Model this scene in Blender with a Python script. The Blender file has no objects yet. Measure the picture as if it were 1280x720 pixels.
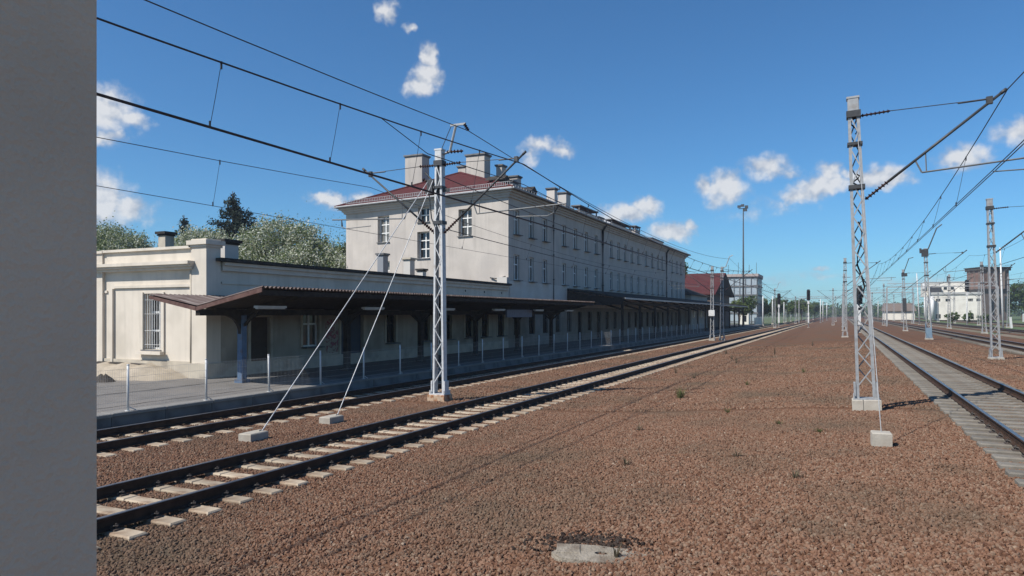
import bpy, bmesh, math, random
import numpy as np
from mathutils import Vector, Matrix, Euler

random.seed(7); RNG = np.random.default_rng(7)
R = math.radians
scene = bpy.context.scene
COL = scene.collection

# ------------------------------------------------------------------ camera
cam_d = bpy.data.cameras.new('camera'); cam = bpy.data.objects.new('camera', cam_d); COL.objects.link(cam)
cam.location = (0, 0, 2.765)
cam.rotation_euler = (R(90), 0, R(25.088))
cam_d.sensor_width = 36; cam_d.lens = 36 * 880 / 1280; cam_d.shift_y = 32 / 1280
cam_d.clip_start = 0.05; cam_d.clip_end = 20000
scene.camera = cam

# ------------------------------------------------------------------ light
SUN_OFF = Vector((0.57, 0.76, -1.0))              # how far a shadow falls for one metre of height
sun_d = bpy.data.lights.new('sun', 'SUN'); sun_d.energy = 5.0; sun_d.angle = R(0.53); sun_d.color = (1.0, 0.95, 0.87)
sun = bpy.data.objects.new('sun', sun_d); COL.objects.link(sun)
sun.rotation_euler = SUN_OFF.to_track_quat('-Z', 'Y').to_euler()
sun.location = (-20, -30, 60)
SUN_EL = math.atan2(1.0, math.hypot(SUN_OFF.x, SUN_OFF.y)); SUN_AZ = math.atan2(-SUN_OFF.x, -SUN_OFF.y)

vs = scene.view_settings
vs.view_transform = 'Standard'; vs.look = 'None'; vs.gamma = 1; vs.use_curve_mapping = False; vs.exposure = 0.32

world = bpy.data.worlds.new('World'); scene.world = world; world.use_nodes = True

def build_world():
    nt = world.node_tree; nt.nodes.clear(); N = nt.nodes.new; Lk = nt.links.new
    out = N('ShaderNodeOutputWorld')
    sky = N('ShaderNodeTexSky'); sky.sky_type = 'NISHITA'; sky.sun_disc = False
    sky.sun_elevation = SUN_EL; sky.sun_rotation = SUN_AZ % (2 * math.pi); sky.altitude = 150
    sky.air_density = 1.0; sky.dust_density = 0.1; sky.ozone_density = 4.0
    bg = N('ShaderNodeBackground'); bg.inputs['Strength'].default_value = 0.072
    wb = N('ShaderNodeMix'); wb.data_type = 'RGBA'; wb.blend_type = 'MULTIPLY'; wb.inputs[0].default_value = 1; Lk(sky.outputs[0], wb.inputs[6]); wb.inputs[7].default_value = (.58, 1.05, 1.35, 1)   # the camera's cool white balance
    Lk(wb.outputs[2], bg.inputs['Color'])
    tc = N('ShaderNodeTexCoord')
    sep = N('ShaderNodeSeparateXYZ'); Lk(tc.outputs['Generated'], sep.inputs[0])
    def m(op, a, b=None, c=None):
        n = N('ShaderNodeMath'); n.operation = op
        for i, v in enumerate((a, b, c)):
            if v is None: continue
            if isinstance(v, (int, float)): n.inputs[i].default_value = v
            else: Lk(v, n.inputs[i])
        return n.outputs[0]
    az = m('ARCTAN2', sep.outputs['X'], sep.outputs['Y'])
    el = m('ARCSINE', sep.outputs['Z'])
    comb = N('ShaderNodeCombineXYZ'); Lk(az, comb.inputs[0]); Lk(el, comb.inputs[1])
    # ragged outlines: noise shifts the place at which each cloud body is looked up
    def noise(scale, detail, rough=0.6, vec=None):
        n = N('ShaderNodeTexNoise'); n.inputs['Scale'].default_value = scale; n.inputs['Detail'].default_value = detail
        n.inputs['Roughness'].default_value = rough; Lk(vec or comb.outputs[0], n.inputs['Vector']); return n
    def warped(offset):
        mp = N('ShaderNodeMapping'); mp.inputs['Location'].default_value = offset; Lk(comb.outputs[0], mp.inputs['Vector'])
        n1 = noise(26, 3, 0.6, mp.outputs[0])
        sub = N('ShaderNodeVectorMath'); sub.operation = 'SUBTRACT'; Lk(n1.outputs['Color'], sub.inputs[0]); sub.inputs[1].default_value = (.5, .5, .5)
        mul = N('ShaderNodeVectorMath'); mul.operation = 'MULTIPLY'; Lk(sub.outputs[0], mul.inputs[0]); mul.inputs[1].default_value = (.05, .034, 0)
        add = N('ShaderNodeVectorMath'); add.operation = 'ADD'; Lk(mp.outputs[0], add.inputs[0]); Lk(mul.outputs[0], add.inputs[1])
        return add.outputs[0]
    # cloud bodies: azimuth (from +Y, to the right), elevation, half width, half height, all in degrees
    blobs = [(-55.6,14.1,2.6,1.35,1),(-53.4,13.7,1.3,.8,.8),(-55.5,12.3,1.3,.6,.7),(-56.0,7.6,2.6,1.9,1),(-53.6,7.4,1.6,1.0,.95),(-57.3,5.6,2.5,1.1,.9),
             (-35.2,23.0,.75,.7,.8),(-33.4,21.8,.85,.35,.7),(-32.1,18.6,1.25,1.15,1),(-31.8,19.9,.7,.9,.95),(-32.4,17.6,1.3,.7,.9),
             (-22.9,13.3,1.5,.65,.7),(-21.2,13.2,1.2,.5,.65),(-23.6,12.6,.9,.7,.6),
             (-39.6,9.0,1.7,.55,1),(-37.1,9.4,1.0,.5,.7),(-35.2,9.0,1.2,.4,.6),
             (-15.9,8.1,2.2,.75,1),(-14.3,8.5,1.2,.7,1),(-17.2,7.6,1.5,.6,.9),(-12.3,6.6,1.8,.75,.95),(-11.0,7.0,1.0,.5,.7),
             (-8.3,9.6,1.6,1.1,.9),(-9.6,9.9,.8,.7,.8),(-5.2,11.0,1.7,.85,.75),(-3.9,10.6,1.1,.4,.5),(-1.4,9.4,2.1,.85,1),(-.7,10.2,.9,.8,.95),(-2.9,9.0,1.5,.6,.8),(-4.5,8.2,2.6,.7,.28),(-6.6,7.6,1.6,.7,.3),
             (2.2,9.8,2.2,.75,1),(.9,10.0,.8,.5,.9),(3.6,9.6,1.0,.45,.8),(7.7,10.6,1.4,.8,.9),(11.3,11.7,1.9,.85,.9),(12.6,12.2,1.2,.8,.9),
             (-5,2.4,3.0,.4,.3),(-1.5,2.7,3.5,.35,.32),(4,2.2,4.5,.4,.3),(-1.6,3.3,1.0,.2,.45)]
    def field(vec):
        cur = None
        for a, e, w, h, k in blobs:
            mp = N('ShaderNodeMapping'); mp.vector_type = 'TEXTURE'; Lk(vec, mp.inputs['Vector'])
            mp.inputs['Location'].default_value = (R(a), R(e), 0); mp.inputs['Scale'].default_value = (R(w) * 1.4, R(h) * 1.5, 1)
            gr = N('ShaderNodeTexGradient'); gr.gradient_type = 'QUADRATIC_SPHERE'; Lk(mp.outputs[0], gr.inputs['Vector'])
            gr.gradient_type = 'SPHERICAL'
            v = gr.outputs['Fac'] if k == 1 else m('MULTIPLY', gr.outputs['Fac'], k)
            cur = v if cur is None else m('MAXIMUM', cur, v)
        return m('MULTIPLY', cur, 2.1)
    # the same belt of fair-weather clouds goes on all round the horizon
    w0 = warped((0, 0, 0)); sw = N('ShaderNodeSeparateXYZ'); Lk(w0, sw.inputs[0])
    wr = m('WRAP', sw.outputs['X'], R(21), R(-65)); cw = N('ShaderNodeCombineXYZ'); Lk(wr, cw.inputs[0]); Lk(sw.outputs['Y'], cw.inputs[1])
    F = field(cw.outputs[0])
    fine = noise(60, 4, .65)
    dens = m('ADD', F, m('MULTIPLY', m('SUBTRACT', fine.outputs['Fac'], .53), 1.35))
    dens = m('MULTIPLY', dens, m('GREATER_THAN', F, .001))
    alpha = N('ShaderNodeMapRange'); alpha.interpolation_type = 'SMOOTHSTEP'; Lk(dens, alpha.inputs['Value'])
    alpha.inputs['From Min'].default_value = .0; alpha.inputs['From Max'].default_value = 1.35; alpha.inputs['To Max'].default_value = .9
    # undersides greyer: compare with the density a little further up
    billow = noise(30, 3, .55)
    mpo = N('ShaderNodeMapping'); mpo.inputs['Location'].default_value = (-.004, .010, 0); Lk(comb.outputs[0], mpo.inputs['Vector'])
    bil2 = noise(30, 3, .55, mpo.outputs[0])
    rampf = m('ADD', m('MULTIPLY_ADD', dens, .35, .42), m('MULTIPLY', m('SUBTRACT', billow.outputs['Fac'], bil2.outputs['Fac']), 2.2))
    ramp = N('ShaderNodeValToRGB'); Lk(rampf, ramp.inputs['Fac'])
    ramp.color_ramp.elements[0].position = .38; ramp.color_ramp.elements[0].color = (.48, .54, .64, 1)
    ramp.color_ramp.elements[1].position = .98; ramp.color_ramp.elements[1].color = (.88, .885, .90, 1)
    bgc = N('ShaderNodeBackground'); Lk(ramp.outputs[0], bgc.inputs['Color']); bgc.inputs['Strength'].default_value = .72
    mix = N('ShaderNodeMixShader'); Lk(alpha.outputs[0], mix.inputs['Fac']); Lk(bg.outputs[0], mix.inputs[1]); Lk(bgc.outputs[0], mix.inputs[2])
    Lk(mix.outputs[0], out.inputs['Surface'])
build_world()
world.cycles.sampling_method = 'MANUAL'; world.cycles.sample_map_resolution = 256
try:
    scene.cycles.max_bounces = 5; scene.cycles.transparent_max_bounces = 16
except Exception: pass

# ------------------------------------------------------------------ materials
MATS = {}
def mat(name, c1, c2=None, scale=4.0, rough=.85, bump=0.0, bscale=None, c3=None, s3=.4, metallic=0.0, detail=6, t=(.35, .65), randomize=0.0, coord='Object', spec=.3, stretch=None, c3t=(.5, .7), streak=0.0):
    m = bpy.data.materials.new(name); m.use_nodes = True; nt = m.node_tree; N = nt.nodes.new; Lk = nt.links.new
    b = nt.nodes['Principled BSDF']; b.inputs['Roughness'].default_value = rough; b.inputs['Metallic'].default_value = metallic
    b.inputs['Specular IOR Level'].default_value = spec
    tc = N('ShaderNodeTexCoord'); vec = tc.outputs[coord] if coord != 'World' else N('ShaderNodeNewGeometry').outputs['Position']
    if stretch:
        mp = N('ShaderNodeMapping'); mp.inputs['Scale'].default_value = stretch; Lk(vec, mp.inputs['Vector']); vec = mp.outputs[0]
    def noi(s, d):
        n = N('ShaderNodeTexNoise'); n.inputs['Scale'].default_value = s; n.inputs['Detail'].default_value = d; Lk(vec, n.inputs['Vector']); return n
    col = None
    def rgb(c): return (*c, 1)
    if c2 is None: c2 = tuple(x * .8 for x in c1)
    n = noi(scale, detail); r = N('ShaderNodeValToRGB'); Lk(n.outputs['Fac'], r.inputs['Fac'])
    r.color_ramp.elements[0].position = t[0]; r.color_ramp.elements[0].color = rgb(c1)
    r.color_ramp.elements[1].position = t[1]; r.color_ramp.elements[1].color = rgb(c2); col = r.outputs[0]
    def mixc(fac, a, bb, mode='MIX'):
        x = N('ShaderNodeMix'); x.data_type = 'RGBA'; x.blend_type = mode
        if isinstance(fac, float): x.inputs[0].default_value = fac
        else: Lk(fac, x.inputs[0])
        for i, v in ((6, a), (7, bb)):
            if isinstance(v, tuple): x.inputs[i].default_value = v
            else: Lk(v, x.inputs[i])
        return x.outputs[2]
    if c3 is not None:
        n3 = noi(s3, 5); mr = N('ShaderNodeMapRange'); Lk(n3.outputs['Fac'], mr.inputs['Value']); mr.inputs['From Min'].default_value = c3t[0]; mr.inputs['From Max'].default_value = c3t[1]
        col = mixc(mr.outputs[0], col, rgb(c3))
    if streak:
        mp = N('ShaderNodeMapping'); mp.inputs['Scale'].default_value = (1, 1, .07); Lk(tc.outputs['Object'], mp.inputs['Vector'])
        ns = N('ShaderNodeTexNoise'); ns.inputs['Scale'].default_value = 3.2; ns.inputs['Detail'].default_value = 7; Lk(mp.outputs[0], ns.inputs['Vector'])
        nf = noi(.5, 4); mr = N('ShaderNodeMapRange'); Lk(ns.outputs['Fac'], mr.inputs['Value']); mr.inputs['From Min'].default_value = .5; mr.inputs['From Max'].default_value = .72
        mu = N('ShaderNodeMath'); mu.operation = 'MULTIPLY'; Lk(mr.outputs[0], mu.inputs[0]); Lk(nf.outputs['Fac'], mu.inputs[1])
        m2 = N('ShaderNodeMath'); m2.operation = 'MULTIPLY'; Lk(mu.outputs[0], m2.inputs[0]); m2.inputs[1].default_value = streak
        col = mixc(m2.outputs[0], col, rgb(tuple(x * .45 for x in c1)))
    if randomize:
        oi = N('ShaderNodeObjectInfo'); mr = N('ShaderNodeMapRange'); Lk(oi.outputs['Random'], mr.inputs['Value'])
        mr.inputs['To Min'].default_value = 1 - randomize; mr.inputs['To Max'].default_value = 1 + randomize
        h = N('ShaderNodeHueSaturation'); Lk(mr.outputs[0], h.inputs['Value']); Lk(col, h.inputs['Color']); col = h.outputs[0]
    Lk(col, b.inputs['Base Color'])
    if bump:
        nb = noi(bscale or scale * 3, 5); bp = N('ShaderNodeBump'); bp.inputs['Strength'].default_value = bump; bp.inputs['Distance'].default_value = .02
        Lk(nb.outputs['Fac'], bp.inputs['Height']); Lk(bp.outputs[0], b.inputs['Normal'])
    MATS[name] = m; return m

mat('ballast', (.095, .045, .025), (.165, .092, .057), scale=18, bump=1.0, bscale=26, c3=(.095, .074, .052), s3=.3, detail=10, coord='World', rough=.95, spec=.1)
mat('earth', (.22, .17, .12), (.16, .13, .09), scale=2, bump=.4, c3=(.07, .10, .035), s3=.15, coord='World')
mat('grass', (.06, .10, .03), (.10, .13, .05), scale=3, bump=.5, c3=(.16, .14, .09), s3=.1, coord='World')
mat('sleeper', (.34, .275, .20), (.42, .35, .262), scale=7, bump=.25, bscale=40, randomize=.16, c3=(.20, .135, .09), s3=3.5, c3t=(.46, .68))
mat('sleeper_grey', (.15, .136, .114), (.19, .172, .145), scale=7, bump=.25, bscale=40, randomize=.13, c3=(.14, .115, .09), s3=2.5)
mat('rail_side', (.035, .022, .016), (.06, .036, .025), scale=6, rough=.8, spec=.15)
mat('rail_top', (.30, .29, .28), (.22, .21, .20), scale=5, rough=.35, metallic=.85)
mat('clip', (.05, .045, .04), (.09, .07, .06), scale=20, rough=.6)
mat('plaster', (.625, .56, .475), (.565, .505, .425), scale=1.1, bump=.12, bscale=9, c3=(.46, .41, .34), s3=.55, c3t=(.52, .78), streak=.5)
mat('plaster_base', (.50, .44, .35), (.42, .37, .30), scale=2, bump=.25, bscale=14, c3=(.30, .26, .21), s3=1.2)
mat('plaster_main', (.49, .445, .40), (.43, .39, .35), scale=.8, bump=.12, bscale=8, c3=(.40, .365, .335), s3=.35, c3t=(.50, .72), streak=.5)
mat('plaster_canopy_shade', (.40, .35, .285), (.33, .29, .235), scale=1.1, bump=.15, bscale=9, c3=(.24, .205, .165), s3=.6, streak=.6)  # annex plaster darkened to paint in the shade beneath the canopy
mat('plaster_ground_shade', (.25, .215, .18), (.20, .172, .145), scale=1.2, bump=.15, bscale=8, c3=(.18, .155, .13), s3=.6, streak=.5)  # ground floor plaster toned down, deepening the canopy shade by colour
mat('plaster_pale', (.56, .53, .49), (.50, .47, .43), scale=.9, bump=.1, bscale=8)
mat('roof_tile', (.068, .020, .021), (.095, .029, .029), scale=5, bump=.5, bscale=14, c3=(.075, .032, .03), s3=.8, rough=.9, spec=.1)
mat('roof_felt', (.035, .033, .032), (.06, .055, .05), scale=3, bump=.3, rough=.95, spec=.1)
mat('rust_sheet', (.07, .045, .04), (.125, .095, .086), scale=3.0, rough=.8, bump=.1, c3=(.22, .19, .175), s3=1.2, stretch=(.5, 5, 1), c3t=(.52, .7))
mat('rust_edge', (.085, .042, .036), (.13, .075, .062), scale=6, rough=.85)
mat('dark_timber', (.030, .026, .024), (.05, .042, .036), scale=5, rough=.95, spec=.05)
mat('blue_steel', (.07, .12, .20), (.10, .15, .23), scale=4, rough=.6, c3=(.10, .07, .06), s3=3)
mat('galv', (.36, .365, .37), (.28, .285, .29), scale=9, rough=.55, metallic=.25, c3=(.25, .22, .20), s3=4, c3t=(.58, .8))
mat('steel_mid', (.17, .175, .18), (.13, .135, .14), scale=9, rough=.6, metallic=.2)
mat('galv_bright', (.56, .565, .57), (.46, .465, .47), scale=9, rough=.55, metallic=.1, c3=(.34, .30, .27), s3=4, c3t=(.6, .8))
mat('galv_white', (.62, .62, .61), (.52, .52, .51), scale=6, rough=.6, randomize=.1)
mat('dark_metal', (.045, .047, .05), (.075, .075, .078), scale=8, rough=.55, metallic=.3)
mat('insulator', (.05, .02, .017), (.035, .016, .014), scale=5, rough=.6, spec=.2)
mat('wire', (.035, .036, .04), (.05, .05, .055), scale=5, rough=.5, metallic=.4)
mat('black_cable', (.012, .011, .010), (.02, .018, .016), scale=8, rough=.8)
mat('concrete', (.40, .365, .31), (.33, .30, .25), scale=5, bump=.3, bscale=30, c3=(.34, .30, .25), s3=2.2, randomize=.08)
mat('cover_concrete', (.30, .262, .21), (.23, .195, .15), scale=9, bump=.8, bscale=40, c3=(.15, .115, .085), s3=4, c3t=(.5, .68))
mat('rust_concrete', (.46, .35, .25), (.34, .18, .09), scale=5, bump=.3, bscale=20, c3=(.24, .085, .03), s3=5, c3t=(.45, .6))
mat('concrete_dark', (.17, .17, .175), (.13, .13, .135), scale=1.5, bump=.3, bscale=14, c3=(.10, .10, .10), s3=1.5, randomize=.14)
mat('pillar', (.78, .58, .42), (.72, .53, .385), scale=1.6, bump=.35, bscale=90, c3=(.64, .475, .345), s3=1.3, c3t=(.48, .62))
mat('asphalt', (.14, .13, .12), (.178, .166, .154), scale=1.8, bump=.35, bscale=40, c3=(.19, .172, .155), s3=.5, coord='World')
mat('asphalt_shade', (.055, .052, .05), (.075, .07, .066), scale=2.5, bump=.35, bscale=40, coord='World')  # paving tone darkened in place of shade under the canopies
mat('kerb_edge', (.22, .21, .195), (.18, .172, .16), scale=3, bump=.3, bscale=30, randomize=.1)
mat('sand', (.38, .325, .255), (.32, .275, .215), scale=5, bump=.5, bscale=30, c3=(.32, .27, .2), s3=1.5)
mat('white_frame', (.72, .72, .70), (.64, .64, .62), scale=8, rough=.6)
mat('brown_door', (.055, .035, .025), (.075, .05, .035), scale=4, rough=.7)
mat('blue_door', (.03, .045, .07), (.04, .055, .08), scale=4, rough=.6)
mat('brick_pale', (.40, .33, .31), (.35, .29, .27), scale=2)
mat('brick_red', (.15, .095, .08), (.21, .13, .105), scale=6, bump=.3, c3=(.13, .08, .065), s3=.5)
mat('brick_brown', (.13, .105, .092), (.18, .14, .118), scale=5, bump=.3, c3=(.12, .085, .08), s3=.3)
mat('white_wall', (.70, .67, .60), (.64, .61, .54), scale=.6, c3=(.55, .52, .46), s3=.3)
mat('grey_panel', (.25, .26, .28), (.20, .21, .23), scale=1, rough=.6)
mat('signal_black', (.012, .012, .013), (.02, .02, .021), scale=5, rough=.7)
mat('light_cover', (.42, .42, .40), (.36, .36, .34), scale=4, rough=.5)
mat('sign_blue', (.10, .12, .17), (.13, .15, .20), scale=5, rough=.6)
mat('bark', (.10, .075, .055), (.16, .12, .09), scale=8, bump=.5)
mat('bark_pale', (.20, .16, .13), (.15, .12, .10), scale=8, bump=.4)
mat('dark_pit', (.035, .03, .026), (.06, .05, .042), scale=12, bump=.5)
mat('blue_paint', (.14, .21, .28), (.18, .25, .31), scale=4, rough=.6)
mat('floodlight', (.06, .07, .09), (.1, .11, .13), scale=4, rough=.4)

def leafmat(name, cols, trans=.25):
    m = bpy.data.materials.new(name); m.use_nodes = True; nt = m.node_tree; N = nt.nodes.new; Lk = nt.links.new
    b = nt.nodes['Principled BSDF']; b.inputs['Roughness'].default_value = .7; b.inputs['Specular IOR Level'].default_value = .2
    at = N('ShaderNodeAttribute'); at.attribute_name = 'tone'
    r = N('ShaderNodeValToRGB'); r.color_ramp.interpolation = 'LINEAR'; Lk(at.outputs['Fac'], r.inputs['Fac'])
    els = r.color_ramp.elements
    while len(els) < len(cols): els.new(.5)
    for i, c in enumerate(cols): els[i].position = i / (len(cols) - 1); els[i].color = (*c, 1)
    Lk(r.outputs[0], b.inputs['Base Color'])
    tr = N('ShaderNodeBsdfTranslucent'); Lk(r.outputs[0], tr.inputs['Color'])
    mx = N('ShaderNodeMixShader'); mx.inputs[0].default_value = trans; Lk(b.outputs[0], mx.inputs[1]); Lk(tr.outputs[0], mx.inputs[2])
    Lk(mx.outputs[0], nt.nodes['Material Output'].inputs['Surface']); MATS[name] = m
leafmat('leaf_blossom', [(.04, .065, .02), (.085, .125, .035), (.14, .18, .06), (.42, .44, .33), (.66, .66, .58)], .3)
leafmat('leaf_green', [(.03, .05, .015), (.06, .10, .025), (.10, .15, .04)])
leafmat('leaf_spring', [(.05, .08, .02), (.10, .14, .04), (.15, .18, .07)])
leafmat('leaf_spruce', [(.010, .020, .014), (.02, .034, .022), (.03, .045, .028)], .05)
leafmat('weed', [(.10, .085, .04), (.08, .12, .03), (.16, .14, .07)])
leafmat('dry_weed', [(.10, .08, .05), (.17, .14, .09), (.06, .05, .035)])

def glassmat(name, base, rough=.08):
    m = bpy.data.materials.new(name); m.use_nodes = True; b = m.node_tree.nodes['Principled BSDF']
    b.inputs['Base Color'].default_value = (*base, 1); b.inputs['Roughness'].default_value = rough; b.inputs['Specular IOR Level'].default_value = .6
    nt = m.node_tree; n = nt.nodes.new('ShaderNodeTexNoise'); n.inputs['Scale'].default_value = 1.3
    bp = nt.nodes.new('ShaderNodeBump'); bp.inputs['Strength'].default_value = .06; nt.links.new(n.outputs['Fac'], bp.inputs['Height']); nt.links.new(bp.outputs[0], b.inputs['Normal'])
    MATS[name] = m
glassmat('glass_dark', (.012, .014, .017)); glassmat('glass_curtain', (.16, .155, .14), .12); glassmat('glass_blind', (.07, .065, .055), .1); glassmat('glass_office', (.33, .38, .42), .2)

def stone_mat(name='ballast_stone', k=1.0):
    m = bpy.data.materials.new(name); m.use_nodes = True; nt = m.node_tree; N = nt.nodes.new; Lk = nt.links.new
    b = nt.nodes['Principled BSDF']; b.inputs['Roughness'].default_value = .95; b.inputs['Specular IOR Level'].default_value = .1
    oi = N('ShaderNodeObjectInfo'); r = N('ShaderNodeValToRGB'); Lk(oi.outputs['Random'], r.inputs['Fac'])
    cols = [(0, (.085, .043, .028)), (.2, (.145, .076, .048)), (.5, (.183, .102, .066)), (.7, (.21, .125, .084)), (.85, (.168, .113, .08)), (.99, (.228, .155, .108)), (1, (.32, .25, .19))]
    e = r.color_ramp.elements
    while len(e) < len(cols): e.new(.5)
    for i, (p, c) in enumerate(cols): e[i].position = p; e[i].color = (*[q * k if k == 1 else (q * .5 + c[1] * .5) * k for q in c], 1)
    geo = N('ShaderNodeNewGeometry')
    n = N('ShaderNodeTexNoise'); n.inputs['Scale'].default_value = .3; n.inputs['Detail'].default_value = 7; n.inputs['Roughness'].default_value = .62; Lk(geo.outputs['Position'], n.inputs['Vector'])
    mr = N('ShaderNodeMapRange'); Lk(n.outputs['Fac'], mr.inputs['Value']); mr.inputs['From Min'].default_value = .48; mr.inputs['From Max'].default_value = .64; mr.inputs['To Max'].default_value = .85
    hs = N('ShaderNodeMix'); hs.data_type = 'RGBA'; hs.blend_type = 'MIX'; Lk(mr.outputs[0], hs.inputs[0]); Lk(r.outputs[0], hs.inputs[6])
    h2 = N('ShaderNodeMix'); h2.data_type = 'RGBA'; h2.blend_type = 'MIX'; h2.inputs[0].default_value = .7; Lk(r.outputs[0], h2.inputs[6]); h2.inputs[7].default_value = (.092 * k, .074 * k, .053 * k, 1); Lk(h2.outputs[2], hs.inputs[7])
    n2 = N('ShaderNodeTexNoise'); n2.inputs['Scale'].default_value = 90; Lk(geo.outputs['Position'], n2.inputs['Vector'])
    h3 = N('ShaderNodeHueSaturation'); Lk(hs.outputs[2], h3.inputs['Color']); mr2 = N('ShaderNodeMapRange'); Lk(n2.outputs['Fac'], mr2.inputs['Value']); mr2.inputs['To Min'].default_value = .7; mr2.inputs['To Max'].default_value = 1.3
    Lk(mr2.outputs[0], h3.inputs['Value'])
    Lk(h3.outputs[0], b.inputs['Base Color']); MATS[name] = m
stone_mat(); stone_mat('sooty_stone', .30)

# ------------------------------------------------------------------ mesh helpers
class MB:
    def __init__(s): s.v = []; s.f = []; s.m = []
    def face(s, pts, m=0):
        i = len(s.v); s.v += [tuple(p) for p in pts]; s.f.append(tuple(range(i, i + len(pts)))); s.m.append(m); return s
    def hexa(s, p, m=0):                      # p: bottom four ccw, top four ccw
        i = len(s.v); s.v += [tuple(q) for q in p]
        for f in ((3, 2, 1, 0), (4, 5, 6, 7), (0, 1, 5, 4), (1, 2, 6, 5), (2, 3, 7, 6), (3, 0, 4, 7)):
            s.f.append(tuple(i + k for k in f)); s.m.append(m)
        return s
    def box(s, x0, x1, y0, y1, z0, z1, m=0):
        return s.hexa([(x0, y0, z0), (x1, y0, z0), (x1, y1, z0), (x0, y1, z0), (x0, y0, z1), (x1, y0, z1), (x1, y1, z1), (x0, y1, z1)], m)
    def cbox(s, cx, cy, cz, w, d, h, m=0): return s.box(cx - w / 2, cx + w / 2, cy - d / 2, cy + d / 2, cz, cz + h, m)
    def bevbox(s, x0, x1, y0, y1, z0, z1, b, m=0):   # box with chamfered top edges
        s.box(x0, x1, y0, y1, z0, z1 - b, m)
        return s.hexa([(x0, y0, z1 - b), (x1, y0, z1 - b), (x1, y1, z1 - b), (x0, y1, z1 - b), (x0 + b, y0 + b, z1), (x1 - b, y0 + b, z1), (x1 - b, y1 - b, z1), (x0 + b, y1 - b, z1)], m)
    def bar(s, a, b, w, d, up=(0, 0, 1), m=0):       # rectangular bar from a to b
        a = Vector(a); b = Vector(b); t = (b - a).normalized(); u = Vector(up)
        x = t.cross(u)
        if x.length < 1e-4: x = t.cross(Vector((1, 0, 0)))
        x.normalize(); y = x.cross(t).normalized(); x *= w / 2; y *= d / 2
        return s.hexa([a - x - y, a + x - y, a + x + y, a - x + y, b - x - y, b + x - y, b + x + y, b - x + y], m)
    def tube(s, pts, r, n=6, m=0, cap=True):
        pts = [Vector(p) for p in pts]; rs = r if isinstance(r, (list, tuple)) else [r] * len(pts); base = len(s.v)
        for k, p in enumerate(pts):
            t = (pts[min(k + 1, len(pts) - 1)] - pts[max(k - 1, 0)]).normalized()
            x = t.cross(Vector((0, 0, 1)))
            if x.length < 1e-3: x = t.cross(Vector((1, 0, 0)))
            x.normalize(); y = x.cross(t)
            for j in range(n):
                a = 2 * math.pi * j / n; s.v.append(tuple(p + (x * math.cos(a) + y * math.sin(a)) * rs[k]))
        for k in range(len(pts) - 1):
            for j in range(n):
                s.f.append((base + k * n + j, base + k * n + (j + 1) % n, base + (k + 1) * n + (j + 1) % n, base + (k + 1) * n + j)); s.m.append(m)
        if cap:
            s.f.append(tuple(base + j for j in range(n))[::-1]); s.m.append(m)
            e = base + (len(pts) - 1) * n; s.f.append(tuple(e + j for j in range(n))); s.m.append(m)
        return s
    def extrude_y(s, prof, y0, y1, m=0, mats=None):  # closed profile of (x, z) points
        n = len(prof); i = len(s.v)
        s.v += [(x, y0, z) for x, z in prof] + [(x, y1, z) for x, z in prof]
        for k in range(n):
            s.f.append((i + k, i + (k + 1) % n, i + n + (k + 1) % n, i + n + k)); s.m.append(mats[k] if mats else m)
        s.f.append(tuple(i + k for k in range(n))[::-1]); s.m.append(m); s.f.append(tuple(i + n + k for k in range(n))); s.m.append(m)
        return s
    def mesh(s, name, mats, smooth=False, org=(0, 0, 0)):
        me = bpy.data.meshes.new(name); ox, oy, oz = org
        me.from_pydata([(x - ox, y - oy, z - oz) for x, y, z in s.v], [], s.f)
        for mm in (mats if isinstance(mats, (list, tuple)) else [mats]): me.materials.append(MATS[mm])
        if any(s.m): me.polygons.foreach_set('material_index', s.m)
        bm = bmesh.new(); bm.from_mesh(me); bmesh.ops.recalc_face_normals(bm, faces=bm.faces); bm.to_mesh(me); bm.free()
        if smooth: me.polygons.foreach_set('use_smooth', [True] * len(me.polygons))
        me.update(); return me
    def build(s, name, mats, parent=None, smooth=False, world=True):
        """world=True: vertices are world coordinates; they are made local to the parent thing"""
        org = wloc(parent) if (parent and world) else (0, 0, 0)
        return link(name, s.mesh(name, mats, smooth, org), parent)

def wloc(o):
    p = Vector((0, 0, 0))
    while o is not None: p = p + o.location; o = o.parent
    return p
def link(name, data, parent=None, loc=None, rz=None):
    o = bpy.data.objects.new(name, data); COL.objects.link(o)
    if parent: o.parent = parent
    if loc is not None: o.location = loc
    if rz is not None: o.rotation_euler = (0, 0, rz)
    return o
def tag(o, label=None, cat=None, group=None, kind=None):
    if label: o['label'] = label
    if cat: o['category'] = cat
    if group: o['group'] = group
    if kind: o['kind'] = kind
    return o
def thing(name, label, cat, loc, group=None):
    return tag(link(name, None, None, loc), label, cat, group)
def structure(o): o['kind'] = 'structure'; return o
def stuff(o): o['kind'] = 'stuff'; return o
def copy_tree(o, parent=None):
    c = o.copy(); COL.objects.link(c)
    if parent: c.parent = parent
    for ch in list(o.children): copy_tree(ch, c)
    return c

def sm(a, b, x):
    t = max(0.0, min(1.0, (x - a) / (b - a))); return t * t * (3 - 2 * t)
def gz(x, y=0):                                  # height of the ground
    return -.052 + .572 * sm(-7.9, 2.2, x) + .06 * sm(8, 14, x) + .45 * sm(16, 60, x) + .25 * sm(-18, -60, x)

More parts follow.
